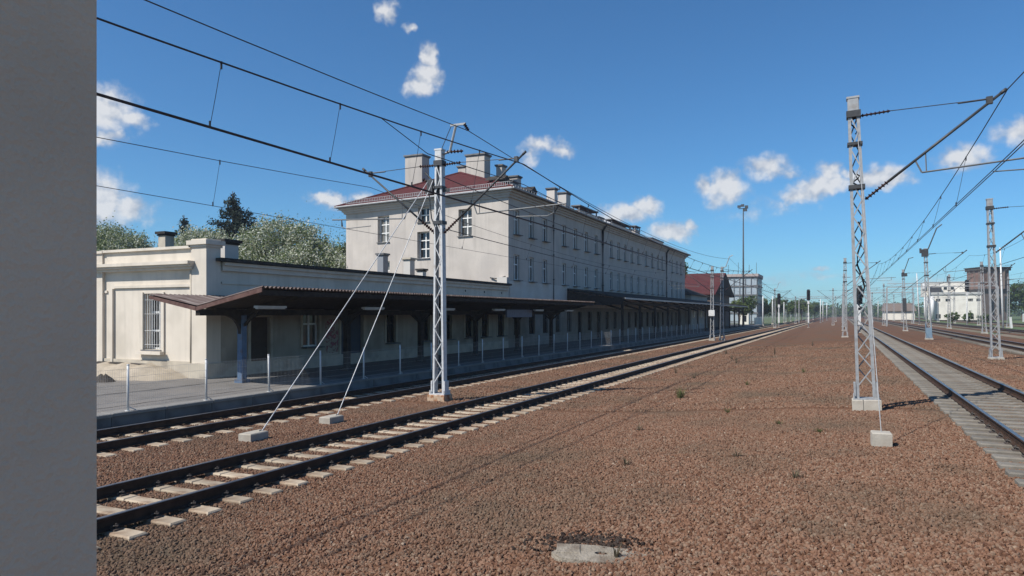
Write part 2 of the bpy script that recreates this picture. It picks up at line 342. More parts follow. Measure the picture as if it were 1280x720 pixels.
# ------------------------------------------------------------------ ground and ballast
def sheet(name, xs, ys, zf, material, kind='structure'):
    v = [(x, y, zf(x, y)) for y in ys for x in xs]; n = len(xs)
    f = [(j * n + i, j * n + i + 1, (j + 1) * n + i + 1, (j + 1) * n + i) for j in range(len(ys) - 1) for i in range(n - 1)]
    me = bpy.data.meshes.new(name); me.from_pydata(v, [], f); me.materials.append(MATS[material])
    me.polygons.foreach_set('use_smooth', [True] * len(f)); o = link(name, me); o['kind'] = kind; return o
gx = [-3000, -800, -300, -120, -60, -40, -30, -22, -18, -14] + list(np.arange(-9, 4, 1.0)) + [6, 8, 10, 12, 14, 17, 20, 25, 32, 40, 50, 60, 90, 160, 400, 1200, 3000]
sheet('ground', [float(x) for x in gx], [-300, -60, 0, 60, 150, 300, 600, 1200, 4500], lambda x, y: gz(x) - .07, 'grass')
bx_ = [-15.6, -12, -9] + list(np.arange(-8, 3.1, .5)) + [5, 7, 9, 11, 13, 14.2]
def bed_z(x, y):
    return gz(x) + .014 * math.sin(x * 1.9 + y * .7) * math.sin(y * .53 - x) * (1 if -7.2 < x < 1.4 else .2)
structure(sheet('ballast_bed', [float(x) for x in bx_], [float(y) for y in list(np.arange(-12, 40, 1.0)) + [45, 55, 70, 100, 150, 250, 400, 700]], bed_z, 'ballast'))
sheet('ballast_strip', [16.2, 18.5, 20.8], [-10, 60, 200, 400, 700], lambda x, y: gz(x) - .02, 'ballast')
sheet('ballast_strip', [26.5, 29, 31.5], [-10, 60, 200, 400, 700], lambda x, y: gz(x) - .02, 'ballast')
sheet('dirt_path', [14.2, 15.2, 16.2], [-10, 60, 200, 400, 700], lambda x, y: gz(x) - .05, 'earth')

def ballast_stones(name, xs, ys, densf, smin, smax, seed, material='ballast_stone', dz=.004):
    xs = list(xs); ys = list(ys); n = len(xs)
    v = [(x, y, bed_z(x, y) + dz) for y in ys for x in xs]
    f = [(j * n + i, j * n + i + 1, (j + 1) * n + i + 1, (j + 1) * n + i) for j in range(len(ys) - 1) for i in range(n - 1)]
    me = bpy.data.meshes.new(name); me.from_pydata(v, [], f); me.materials.append(MATS[material])
    a = me.attributes.new('dens', 'FLOAT', 'POINT'); a.data.foreach_set('value', [densf(p[0], p[1]) for p in v])
    o = link(name, me); stuff(o)
    ng = bpy.data.node_groups.new(name, 'GeometryNodeTree')
    ng.interface.new_socket('Geometry', in_out='INPUT', socket_type='NodeSocketGeometry'); ng.interface.new_socket('Geometry', in_out='OUTPUT', socket_type='NodeSocketGeometry')
    N = ng.nodes.new; Lk = ng.links.new
    gi = N('NodeGroupInput'); go = N('NodeGroupOutput')
    dp = N('GeometryNodeDistributePointsOnFaces'); dp.inputs['Seed'].default_value = seed; Lk(gi.outputs[0], dp.inputs['Mesh'])
    na = N('GeometryNodeInputNamedAttribute'); na.data_type = 'FLOAT'; na.inputs['Name'].default_value = 'dens'; Lk(na.outputs['Attribute'], dp.inputs['Density'])
    ico = N('GeometryNodeMeshIcoSphere'); ico.inputs['Radius'].default_value = 1; ico.inputs['Subdivisions'].default_value = 1
    smat = N('GeometryNodeSetMaterial'); smat.inputs['Material'].default_value = MATS[material]; Lk(ico.outputs[0], smat.inputs[0])
    ss = N('GeometryNodeSetShadeSmooth'); ss.inputs['Shade Smooth'].default_value = False; Lk(smat.outputs[0], ss.inputs[0])
    rv = N('FunctionNodeRandomValue'); rv.data_type = 'FLOAT_VECTOR'; rv.inputs[0].default_value = (smin, smin, smin * .8); rv.inputs[1].default_value = (smax * 1.15, smax, smax * .85); rv.inputs['Seed'].default_value = seed + 1
    rr = N('FunctionNodeRandomValue'); rr.data_type = 'FLOAT_VECTOR'; rr.inputs[0].default_value = (0, 0, 0); rr.inputs[1].default_value = (6.28, 6.28, 6.28); rr.inputs['Seed'].default_value = seed + 2
    io = N('GeometryNodeInstanceOnPoints'); Lk(dp.outputs['Points'], io.inputs['Points']); Lk(ss.outputs[0], io.inputs['Instance']); Lk(rv.outputs[0], io.inputs['Scale']); Lk(rr.outputs[0], io.inputs['Rotation'])
    Lk(io.outputs[0], go.inputs[0])
    md = o.modifiers.new('stones', 'NODES'); md.node_group = ng
    return o
def fr(*a): return [float(x) for x in np.arange(*a)]
def seen(x, y, m=2.5):
    zc = -x * -.4240 * -1 + y * .9056; xc = x * .9056 + y * .4240
    return zc > 4 and abs(xc) < .75 * zc + m
ballast_stones('ballast_stones', fr(-15.6, 6.0, .6), fr(2.5, 19.1, .6), lambda x, y: 820 if seen(x, y) else 0, .012, .033, 11)
ballast_stones('ballast_stones', fr(-15.6, 9.1, .7), fr(19.1, 36, .7), lambda x, y: 330 * (1 - .45 * sm(19, 36, y)) if seen(x, y) else 0, .02, .042, 21)
ballast_stones('ballast_stones', fr(-15.6, 9.2, .8), fr(36, 64, .8), lambda x, y: 90 * (1 - .8 * sm(36, 64, y)) if seen(x, y) else 0, .025, .05, 31)

# ------------------------------------------------------------------ railway tracks
def rail_mesh(y0, y1):
    p = [(-.075, 0), (.075, 0), (.075, .012), (.012, .034), (.010, .125), (.036, .137), (.036, .165), (.026, .172), (-.026, .172), (-.036, .165), (-.036, .137), (-.010, .125), (-.012, .034), (-.075, .012)]
    mats = [0] * 14; mats[7] = 1; mats[6] = 1; mats[8] = 1
    return MB().extrude_y(p, y0, y1, 0, mats).mesh('rail', ['rail_side', 'rail_top'])
def sleeper_mesh(m, h=.14):
    b = MB()
    for sx in (-1, 1):                           # the seat under each rail is a little higher than the middle
        xa, xb = sorted((sx * .45, sx * 1.28))
        b.bevbox(xa, xb, -.13, .13, -h, 0, .02)
    b.bevbox(-.452, .452, -.12, .12, -h, -.008, .02)
    return b.mesh('sleeper', m)
def clip_mesh():
    b = MB()
    b.box(-.05, .05, -.06, .06, 0, .02)
    b.tube([(-.045, -.05, .02), (-.03, -.045, .05), (.0, -.03, .06), (.03, 0, .055), (.0, .03, .06), (-.03, .045, .05), (-.045, .05, .02)], .011, 5)
    b.tube([(0, 0, .02), (0, 0, .085)], .014, 6)
    return b.mesh('rail_clip', 'clip')
CLIP = clip_mesh()
def track(label, cx, ztop, y0, y1, smat, n_parts, n_clips, spacing=.6, rail_y0=-8, rail_y1=620, phase=0.):
    t = thing('railway_track', label, 'railway track', (cx, 0, ztop), 'railway tracks of the station')
    rm = rail_mesh(rail_y0, rail_y1); smh = sleeper_mesh(smat)
    for s in (-1, 1): link('rail', rm, t, (s * .7535, 0, .008))
    n = int((y1 - y0) / spacing)
    far = MB()
    for i in range(n):
        y = y0 + phase + i * spacing + random.uniform(-.02, .02)
        if i < n_parts:
            sl = link('sleeper', smh, t, (random.uniform(-.02, .02), y, random.uniform(-.008, .004)), random.uniform(-.012, .012))
            if i < n_clips:
                for rs in (-1, 1):
                    for side in (-1, 1):
                        link('rail_clip', CLIP, sl, (rs * .7535 + side * .105, 0, .001), 0 if side > 0 else math.pi)
        else:
            far.cbox(0, y, -.14, 2.5, .26, .14)
    if far.v: stuff(link('distant_sleepers', far.mesh('distant_sleepers', smat), t))
    return t
track('railway track with pale concrete sleepers and dark rusty rails running past the anchor blocks', -9.26, 0, .6, 240, 'sleeper', 184, 46)
track('railway track with dark rails hugging the low platform edge', -14.28, -.012, 6.6, 240, 'sleeper', 130, 0, phase=.2)
track('railway track of close set grey sleepers beside the tapered lattice mast', 3.36, .60, 1.5, 330, 'sleeper_grey', 230, 28)
track('rusty railway track running behind the lattice mast with blue painted foot', 10.1, .62, 24, 300, 'sleeper_grey', 60, 0)
track('far railway track in front of the white striped marker posts', 18.5, .66, 34, 300, 'sleeper_grey', 20, 0)
track('farthest railway track next to the green verge', 29, .78, 50, 300, 'sleeper_grey', 10, 0)

# ------------------------------------------------------------------ platform
PZ = .34
plat = structure(link('platform', None, None, (-16, 0, PZ)))
b = MB(); ys = fr(-6, 60, 1.0) + [75., 100., 130., 165.]
for j in range(len(ys) - 1): b.face([(-16.35, ys[j], PZ), (-16.35, ys[j + 1], PZ), (-80, ys[j + 1], PZ), (-80, ys[j], PZ)])
o = b.build('paving', 'asphalt', plat)
b = MB().box(-16.349, -16.04, -6, 165, -.3, PZ - .03); b.build('edge_core', 'concrete_dark', plat)
y = -5.2; k = 0
slab_me = MB().bevbox(-.38, .09, .006, 1.494, -.075, .0, .012).mesh('coping_slab', 'kerb_edge')
face_me = MB().box(-.035, .03, .008, 1.492, -.62, -.0775).mesh('edge_panel', 'concrete_dark')
while y < 105:
    link('coping_slab', slab_me, plat, (random.uniform(-.012, .012), y, random.uniform(-.004, .012)), random.uniform(-.002, .002))
    link('edge_panel', face_me, plat, (random.uniform(-.012, .006), y, 0))
    y += 1.5
b = MB().bevbox(-16.38, -15.91, y, 165, PZ - .075, PZ, .012).box(-16.035, -15.97, y, 165, -.3, PZ - .08); stuff(b.build('distant_edge', 'kerb_edge', plat))
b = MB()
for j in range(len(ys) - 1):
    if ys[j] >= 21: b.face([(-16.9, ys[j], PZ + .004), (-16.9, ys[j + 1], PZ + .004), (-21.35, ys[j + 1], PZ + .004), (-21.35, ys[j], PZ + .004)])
b.build('paving_shade', 'asphalt_shade', plat)  # dark sheet over the paving, painted shade below the canopies
# the cracked joint lines running along the old paving
for x0, w in ((-17.15, .05), (-19.9, .07)):
    bb = MB(); prev = None
    for yy in fr(4, 60, .4):
        c = x0 + .05 * math.sin(yy * 1.7) + .02 * math.sin(yy * 7); ww = w * (.5 + .5 * abs(math.sin(yy * 2.3)))
        cur = ((c - ww / 2, yy, PZ + .008), (c + ww / 2, yy, PZ + .008))
        if prev: bb.face([prev[0], prev[1], cur[1], cur[0]])
        prev = cur
    bb.build('paving_joint', 'dark_pit', plat)

def lumpy(name, label, cat, x0, x1, y0, y1, zf, material, n=24, m=16):
    v = []; 
    for j in range(m + 1):
        for i in range(n + 1):
            x = x0 + (x1 - x0) * i / n; yy = y0 + (y1 - y0) * j / m; v.append((x, yy, zf(x, yy, i / n, j / m)))
    f = [(j * (n + 1) + i, j * (n + 1) + i + 1, (j + 1) * (n + 1) + i + 1, (j + 1) * (n + 1) + i) for j in range(m) for i in range(n)]
    me = bpy.data.meshes.new(name); me.from_pydata([(a - x0, b_ - y0, c - PZ) for a, b_, c in v], [], f); me.materials.append(MATS[material])
    me.polygons.foreach_set('use_smooth', [True] * len(f))
    return tag(link(name, me, None, (x0, y0, PZ)), label, cat)
def mound(x, y, a, bb):
    e = min(1, 5 * a * (1 - a)) * min(1, 4.0 * bb) if bb < 1 else min(1, 5 * a * (1 - a))
    return PZ - .03 + e * (.10 + .36 * sm(.15, .8, bb) + .05 * math.sin(x * 5.1 + y * 2) + .03 * math.sin(x * 11 - y * 7))
lumpy('sand_bank', 'low bank of pale sandy earth against the sunlit annex wall', 'sand heap', -28.6, -22.2, 17.0, 18.86, mound, 'sand')
def clod(x, y, a, bb):
    d = math.hypot(a - .5, bb - .5) * 2; return PZ - .04 + .30 * max(0, 1 - d ** 1.6) * (1 + .3 * math.sin(a * 21) * math.sin(bb * 17))
lumpy('earth_clod', 'small dark heap of earth in front of the sandy bank', 'earth heap', -24.35, -23.3, 16.2, 16.9, clod, 'dark_pit', 14, 10)

# ------------------------------------------------------------------ platform fence
fence = thing('platform_fence', 'thin wire mesh fence on white tube posts along the platform edge', 'fence', (-16.08, 0, PZ))
post_me = MB().tube([(0, 0, 0), (0, 0, 1.14)], .03, 8).tube([(0, 0, 1.14), (0, 0, 1.165)], .034, 8).box(-.06, .06, -.06, .06, 0, .012).tube([(-.0, .03, .1), (-.0, .2, .01)], .012, 5).mesh('post', 'galv_white', True)
pm = MB()
for i in range(1, 40): pm.bar((0, i * .0598, .09), (0, i * .0598, 1.05), .0026, .0026, (0, 1, 0))
for z in (.09, .25, .45, .65, .85, 1.05): pm.bar((0.004, .03, z), (.004, 2.36, z), .0045, .0045)
pan_me = pm.mesh('mesh_panel', 'galv')
for i in range(-2, 34):
    yy = 11.81 + i * 2.385
    link('post', post_me, fence, (0, yy, 0), random.uniform(-.2, .2))
    link('mesh_panel', pan_me, fence, (0, yy, 0))
for o in [c for c in fence.children if c.name.startswith('post')]:
    o.rotation_euler = (random.uniform(-.012, .012), random.uniform(-.012, .012), o.rotation_euler.z)

# ------------------------------------------------------------------ buildings: shared builders
def wall(b, A, B, z0, z1, ops, depth=.22, m=0, mr=None, cuts=()):
    """outer face from A to B (plan points, seen from outside left to right); ops = (s0, s1, z0, z1) holes with reveals"""
    A = Vector((A[0], A[1], 0)); B = Vector((B[0], B[1], 0)); u = (B - A); Ln = u.length; u.normalize(); inn = Vector((-u.y, u.x, 0))
    P = lambda s_, z, d=0: tuple(A + u * s_ + inn * d + Vector((0, 0, z)))
    xs = sorted(set([0, Ln] + [q for o_ in ops for q in o_[:2]])); zs = sorted(set([z0, z1] + [q for o_ in ops for q in o_[2:4]] + list(cuts)))
    for i in range(len(xs) - 1):
        for j in range(len(zs) - 1):
            cx = (xs[i] + xs[i + 1]) / 2; cz = (zs[j] + zs[j + 1]) / 2
            if any(o_[0] < cx < o_[1] and o_[2] < cz < o_[3] for o_ in ops): continue
            b.face([P(xs[i], zs[j]), P(xs[i + 1], zs[j]), P(xs[i + 1], zs[j + 1]), P(xs[i], zs[j + 1])], m)
    for s0, s1, a, c in ops:
        mm = m if mr is None else mr
        b.face([P(s0, a), P(s0, c), P(s0, c, depth), P(s0, a, depth)], mm); b.face([P(s1, a), P(s1, a, depth), P(s1, c, depth), P(s1, c)], mm)
        b.face([P(s0, a), P(s0, a, depth), P(s1, a, depth), P(s1, a)], mm); b.face([P(s0, c), P(s1, c), P(s1, c, depth), P(s0, c, depth)], mm)
    return P
WIN = {}
def win_meshes(w, h, nx, nz, bar=.05, frame='white_frame', transom=None):
    k = (round(w, 2), round(h, 2), nx, nz, frame, transom)
    if k in WIN: return WIN[k]
    f = MB(); t = .07
    f.box(0, t, -.03, .05, 0, h).box(w - t, w, -.03, .05, 0, h).box(t, w - t, -.03, .05, 0, t).box(t, w - t, -.03, .05, h - t, h)
    zs = [h * (i + 1) / nz for i in range(nz - 1)] if transom is None else [h * q for q in transom]
    for i in range(1, nx): f.box(w * i / nx - bar, w * i / nx + bar, -.028, .045, t, h - t)
    for z in zs:
        for i in range(nx):
            f.box(t if i == 0 else w * i / nx + bar, w - t if i == nx - 1 else w * (i + 1) / nx - bar, -.026, .042, z - bar * .8, z + bar * .8)
    g = MB().face([(0.01, .02, 0.01), (w - .01, .02, 0.01), (w - .01, .02, h - .01), (.01, .02, h - .01)])
    s = MB().box(-.06, w + .06, -.46, -.03, -.055, -.005)
    WIN[k] = (f.mesh('window', frame), [g.mesh('pane', q_) for q_ in ('glass_dark', 'glass_dark', 'glass_dark', 'glass_blind', 'glass_curtain')], s.mesh('sill', 'concrete_dark')); return WIN[k]
def window(parent, A, B, s0, s1, z0, z1, nx, nz, depth=.2, sill=True, frame='white_frame', transom=None):
    """a window set into the wall from A to B, filling the hole s0..s1, z0..z1"""
    u = Vector((B[0] - A[0], B[1] - A[1], 0)).normalized(); inn = Vector((-u.y, u.x, 0))
    f, g, s = win_meshes(s1 - s0, z1 - z0, nx, nz, frame=frame, transom=transom)
    p = Vector((A[0], A[1], z0)) + u * s0 + inn * (depth - .055)
    o = link('window', f, parent, p - wloc(parent), math.atan2(u.y, u.x)); link('pane', random.choice(g), o)
    if sill: link('sill', s, o)
    return o
def door(parent, A, B, s0, s1, z0, z1, material, depth=.2, leaves=1, light=False):
    u = Vector((B[0] - A[0], B[1] - A[1], 0)).normalized(); inn = Vector((-u.y, u.x, 0)); w = s1 - s0; h = z1 - z0
    d = MB().box(0, w, 0, .05, 0, h)
    for i in range(leaves):
        x0 = w * i / leaves; x1 = w * (i + 1) / leaves
        for za, zb in ((.12, .42), (.48, .93)): d.box(x0 + .1, x1 - .1, -.018, 0, h * za, h * zb)
    o = link('door', d.mesh('door', material), parent, Vector((A[0], A[1], z0)) + u * s0 + inn * (depth - .06) - wloc(parent), math.atan2(u.y, u.x))
    hm = MB().tube([(w * .9 / (leaves if leaves > 1 else 1), -.05, 1.0), (w * .9 / (leaves if leaves > 1 else 1) - .1, -.05, 1.0)], .012, 5).mesh('handle', 'dark_metal'); link('handle', hm, o)
    return o
def chimney(parent, x, y, z0, z1, w, d, material='plaster', cap='concrete_dark', pots=0, part=True, stilts=False):
    b = MB().cbox(x, y, z0, w, d, z1 - z0 - (.14 if not stilts else .5)); c = b.build('chimney', material, parent)
    k = MB()
    if stilts:
        for sx in (-1, 1):
            for sy in (-1, 0, 1): k.cbox(x + sx * (w / 2 - .08), y + sy * (d / 2 - .08), z1 - .5, .12, .12, .38)
    k.cbox(x, y, z1 - .12, w + .22, d + .22, .12)
    k.cbox(x, y, z1 - .2 if not stilts else z1 - .56, w + .1, d + .1, .06)
    k.build('chimney_cap', cap, c); return c

FX = -21.4                                        # plane of the station's track side

# ------------------------------------------------------------------ annex
ann = thing('annex', 'single storey cream plaster annex with pilasters, parapet and barred window', 'building', (FX, 18.95, PZ))
EA, EB = (-30.2, 18.95), (FX, 18.95)              # end wall in the sun
wL = (-24.86 + 30.2, -23.86 + 30.2, 1.36, 3.55)
b = MB(); wall(b, EA, EB, .1, 4.52, [wL], .42, 0)
FA, FB = (FX, 18.95), (FX, 45.1)
fo = [(2.1, 3.15, PZ + .02, 2.62), (5.1, 6.15, 1.3, 2.78), (7.7, 9.4, PZ + .02, 2.75), (11.35, 12.2, 1.24, 2.72), (14.6, 15.6, 1.24, 2.72), (17.0, 18.1, 1.24, 2.72), (19.8, 20.8, 1.24, 2.72), (22.0, 23.0, 1.24, 2.72), (24.4, 25.4, 1.24, 2.72)]
wall(b, FA, FB, 3.2, 4.55, [], .22, 0)
lb_ = MB(); wall(lb_, FA, FB, .1, 3.2, fo, .22); lb_.build('lower_front_wall', 'plaster_canopy_shade', ann)  # lower wall takes the darker plaster, canopy shade put into its colour
b.face([(-30.2, 18.95, .1), (-30.2, 45.1, .1), (-30.2, 45.1, 4.52), (-30.2, 18.95, 4.52)])
b.build('wall', 'plaster', ann)
# plinth, pilasters, raised surrounds, cornice, parapet
b = MB()
b.box(-22.12, FX + .07, 18.83, 19.5, .2, 5.25)                       # corner pilaster
b.box(-27.95, -27.18, 18.83, 18.949, .2, 5.2)
b.build('pilaster', 'plaster', ann)
MB().box(-22.17, FX + .12, 18.78, 19.55, 5.25, 5.34).box(-22.24, FX + .19, 18.71, 19.62, 5.34, 5.5).box(-22.12, FX + .07, 18.83, 19.5, 5.5, 5.56).build('pilaster_cap', 'plaster', ann)
MB().box(-28.02, -27.11, 18.76, 19.4, 5.2, 5.3).build('pilaster_cap', 'plaster', ann)
b = MB().box(-27.179, -22.121, 18.90, 19.2, 4.75, 5.22).box(-27.179, -22.121, 18.78, 19.25, 5.22, 5.32).box(-30.2, -27.96, 18.90, 19.2, 4.75, 5.22).box(-30.2, -27.96, 18.78, 19.25, 5.22, 5.32)
b.build('parapet', 'plaster', ann)
b = MB().box(-30.2, -21.94, 18.52, 18.948, 4.62, 4.74).box(-30.2, -21.97, 18.62, 18.947, 4.54, 4.62).box(-30.2, -22.0, 18.74, 18.946, 4.44, 4.54)
b.build('cornice', 'plaster', ann)
b = MB().box(-26.62, -22.12, 18.87, 18.949, 3.78, 3.88).box(-26.72, -26.6, 18.85, 18.949, .5, 3.76).box(-30.2, -27.0, 18.9, 18.949, 3.6, 3.7)
b.box(-25.05, -24.87, 18.89, 18.949, 1.2, 3.6).box(-23.85, -23.68, 18.89, 18.949, 1.2, 3.6)
b.build('wall_moulding', 'plaster', ann)
MB().box(-30.2, -22.121, 18.88, 18.949, .2, .95).box(-22.19, FX + .14, 18.76, 19.57, .2, .9).box(FX + .001, FX + .06, 19.58, 45.0, .2, .85).build('plinth', 'plaster_base', ann)
MB().tube([(-22.02 - .12, 18.85, .3), (-22.14, 18.85, 4.4)], .05, 8).build('downpipe', 'plaster_base', ann, True)
MB().hexa([(-27.4, 18.6, .60), (-24.4, 18.84, .62), (-24.4, 18.878, .62), (-27.4, 18.878, .60), (-27.4, 18.6, .80), (-24.4, 18.84, .76), (-24.4, 18.878, .80), (-27.4, 18.878, .84)]).build('well_shadow', 'dark_pit', ann)  # dark block drawn as the shadow inside a sunken light well
o = window(ann, EA, EB, *wL, 2, 3, .40, True)
MB().box(-25.1, -23.62, 18.68, 18.86, 1.18, 1.30).build('window_ledge', 'plaster', ann)
g = MB()
for i in range(8): g.tube([(-24.82 + i * .132, 18.98, 1.4), (-24.82 + i * .132, 18.98, 3.52)], .013, 5)
for z in (1.55, 2.1, 2.75, 3.3): g.bar((-24.86, 18.965, z), (-23.86, 18.965, z), .03, .012)
g.build('window_grille', 'galv_white', ann)
# front: cornice and fascia in the shade, openings
b = MB().box(FX + .001, FX + .22, 19.58, 45.0, 4.60, 4.72).box(FX + .001, FX + .12, 19.58, 45.0, 4.40, 4.60).box(FX + .001, FX + .05, 19.58, 45.0, 3.9, 3.98)
b.build('front_cornice', 'plaster', ann)
b = MB().box(-30.1, FX + .34, 19.26, 44.98, 4.74, 4.86); b.face([(-30.1, 19.3, 4.87), (FX + .34, 19.3, 4.87), (FX + .34, 44.95, 4.87), (-30.1, 44.95, 4.87)])
b.build('flat_roof', 'roof_felt', ann)
door(ann, FA, FB, *fo[0], 'brown_door'); door(ann, FA, FB, *fo[2], 'blue_door', leaves=2)
for q in (1, 3, 4, 5, 6, 7, 8): window(ann, FA, FB, *fo[q], 2, 2, .2, True, 'dark_timber' if q > 1 else 'white_frame', (.68,))
for q in fo:
    s0, s1 = 18.95 + q[0], 18.95 + q[1]; p8 = [(s0 - .14, q[2]), (s0 - .01, q[2]), (s0 - .01, q[3] + .01), (s1 + .01, q[3] + .01), (s1 + .01, q[2]), (s1 + .14, q[2]), (s1 + .14, q[3] + .12), (s0 - .14, q[3] + .12)]
    b = MB(); n = 8; b.v = [(FX + .001, a_, c_) for a_, c_ in p8] + [(FX + .045, a_, c_) for a_, c_ in p8]
    b.f = [(8, 9, 10, 15), (10, 11, 14, 15), (11, 12, 13, 14)] + [(k, (k + 1) % 8, (k + 1) % 8 + 8, k + 8) for k in range(8)]; b.m = [0] * len(b.f)
    b.build('opening_trim', 'plaster_base', ann)
chimney(ann, -29.9, 24.0, 4.8, 6.75, .48, .5, 'plaster_base', 'roof_felt'); chimney(ann, -22.4, 20.75, 4.8, 5.72, .62, .7, 'plaster_pale', 'roof_felt')
chimney(ann, -30.45 + .5, 42, 4.8, 7.1, .5, .6, 'grey_panel', 'concrete_dark'); chimney(ann, -27.7, 42, 4.8, 6.7, .55, .6, 'plaster_pale', 'plaster_base'); chimney(ann, -26.65, 42, 4.8, 5.9, .45, .45, 'plaster_pale', 'roof_felt')
for i in range(3): MB().tube([(FX - .02, 38.8 + i * 2.6, 4.2), (FX + .012, 38.8 + i * 2.6, 4.2)], .07, 8).build('vent_hole', 'signal_black', ann)
# faded red graffiti sprayed beside the door
def graffiti():
    m = bpy.data.materials.new('graffiti'); m.use_nodes = True; nt = m.node_tree; N = nt.nodes.new; Lk = nt.links.new
    b = nt.nodes['Principled BSDF']; b.inputs['Base Color'].default_value = (.30, .06, .09, 1)
    tc = N('ShaderNodeTexCoord'); n = N('ShaderNodeTexNoise'); n.inputs['Scale'].default_value = 2.6; n.inputs['Detail'].default_value = 2; n.inputs['Distortion'].default_value = 2.5; Lk(tc.outputs['Object'], n.inputs['Vector'])
    mr = N('ShaderNodeMapRange'); Lk(n.outputs['Fac'], mr.inputs['Value']); mr.inputs['From Min'].default_value = .5; mr.inputs['From Max'].default_value = .54; mr.inputs['To Max'].default_value = .8
    tr = N('ShaderNodeBsdfTransparent'); mx = N('ShaderNodeMixShader'); Lk(mr.outputs[0], mx.inputs[0]); Lk(tr.outputs[0], mx.inputs[1]); Lk(b.outputs[0], mx.inputs[2]); Lk(mx.outputs[0], nt.nodes['Material Output'].inputs['Surface']); MATS['graffiti'] = m
graffiti()
MB().face([(FX + .064, 25.5, .95), (FX + .064, 26.4, .95), (FX + .064, 26.4, 2.5), (FX + .064, 25.5, 2.5)]).build('graffiti', 'graffiti', ann)

# ------------------------------------------------------------------ main station building
MA, MBk = (FX, 45.1), (-37.5, 47.4); ME = 107.2
main = thing('station_building', 'long three storey grey plaster station building with red hipped roof and chimneys', 'building', (FX, 45.1, PZ))
EL = math.hypot(MBk[0] - MA[0], MBk[1] - MA[1])
eo = [(EL - 12.66, EL - 11.4, 8.5, 10.6), (EL - 8.47, EL - 7.23, 7.03, 9.08), (EL - 8.4, EL - 7.25, 9.82, 10.95), (EL - 4.45, EL - 3.22, 8.5, 10.5), (EL - 12.49, EL - 11.35, 6.2, 6.95)]
b = MB(); wall(b, MBk, MA, 4.5, 11.3, eo, .42)
fw = []; ups = [46.5, 49.2, 51.9, 56.15, 58.95, 61.95, 64.75, 69.7, 72.3, 74.8, 77.5, 80.3, 83.9, 86.9, 90.0, 92.4, 98.3, 101.4, 104.1]
for yy in ups: fw.append((yy - 45.1 - .5, yy - 45.1 + .5, 8.5, 10.3))
for yy in ups[:16]: fw.append((yy - 45.1 - .5, yy - 45.1 + .5, 5.2, 7.05))
for yy in ups[16:]: fw.append((yy - 45.1 - .75, yy - 45.1 + .75, 4.6, 7.3))
gf = []; yy = 46.6
while yy < 106:
    gf.append((yy - 45.1 - .55, yy - 45.1 + .55, (1.2 if int(yy) % 5 else PZ + .05), 2.95)); yy += 2.72
wall(b, MA, (FX, ME), 3.3, 11.3, fw, .25)
gb = MB(); wall(gb, MA, (FX, ME), .1, 3.3, gf, .25); gb.build('ground_floor_wall', 'plaster_ground_shade', main)  # shade behind the canopy painted in with a darker wall colour
b.face([(FX, ME, .1), (-37.5, ME, .1), (-37.5, ME, 11.3), (FX, ME, 11.3)]); b.face([(-37.5, ME, .1), (-37.5, 47.4, .1), (-37.5, 47.4, 11.3), (-37.5, ME, 11.3)])
b.build('wall', 'plaster_main', main)
for q in eo[:4]: window(main, MBk, MA, *q, 2, 3, .40, True, 'white_frame', (.36, .68) if q[3] - q[2] > 1.5 else (.5,))
window(main, MBk, MA, *eo[4], 2, 1, .40, False)
for q in fw: window(main, MA, (FX, ME), *q, 2, 2, .22, True, 'white_frame', (.62,))
for q in gf: window(main, MA, (FX, ME), *q, 2, 2, .22, False, 'dark_timber', (.62,))
# cornice with stepped mouldings, all round
def ring(b, e, z0, z1, m=0):                     # slab whose outline stands e outside the walls
    p = [(FX + e, 45.1 - e * .95), (FX + e, ME + e), (-37.5 - e, ME + e), (-37.5 - e, 47.4 - e * .95 - .02)]
    b.hexa([(x, y_, z0) for x, y_ in p] + [(x, y_, z1) for x, y_ in p], m)
b = MB(); ring(b, .14, 11.04, 11.2); ring(b, .26, 11.2, 11.36); ring(b, .44, 11.36, 11.5); b.build('cornice', 'plaster_main', main)
b = MB(); ring(b, .62, 11.5, 11.6); b.build('eave_board', 'concrete_dark', main)
p = [(FX + .68, 45.1 - .64), (FX + .68, ME + .68), (-38.18, ME + .68), (-38.18, 47.4 - .66)]; R1, R2 = (-29.4, 52.4, 14.75), (-29.4, ME - 7, 14.75)
b = MB(); q = [(x, y_, 11.604) for x, y_ in p]
b.face([q[3], q[0], R1]); b.face([q[0], q[1], R2, R1]); b.face([q[1], q[2], R2]); b.face([q[2], q[3], R1, R2]); b.face(q)
rf = b.build('roof', 'roof_tile', main)
# hip and ridge tiles
b = MB()
for a_, c_ in ((q[3], R1), (q[0], R1), (R1, R2), (q[1], R2)): b.tube([a_, c_], .11, 6)
b.build('ridge_tiles', 'roof_tile', rf)
# snow guard along the eave of the sunlit end and the front
b = MB(); a0 = Vector(q[3]) + Vector((.6, .45, .22)); a1 = Vector(q[0]) + Vector((-.5, .5, .22)); n = 90
for i in range(n + 1):
    t = i / n; P_ = a0.lerp(a1, t); b.bar(P_, P_ + Vector((0, 0, .30)), .035, .02, (0, 1, 0))
for z in (.06, .30): b.bar(a0 + Vector((0, 0, z)), a1 + Vector((0, 0, z)), .03, .03)
b.build('snow_guard', 'galv', rf)
b = MB(); a0 = Vector(q[0]) + Vector((-.5, .5, .22)); a1 = Vector((q[1][0] - .5, q[1][1], q[1][2] + .22)); n = 130
for i in range(n + 1):
    P_ = a0.lerp(a1, i / n); b.bar(P_, P_ + Vector((0, 0, .22)), .03, .03, (0, 1, 0))
b.bar(a0 + Vector((0, 0, .22)), a1 + Vector((0, 0, .22)), .03, .03); b.build('snow_guard', 'galv', rf)
MB().tube([Vector(q[3]) + Vector((0, -.04, -.03)), Vector(q[0]) + Vector((0.04, -.04, -.03)), Vector(q[1]) + Vector((.04, 0, -.03))], .07, 8).build('gutter', 'galv', rf)
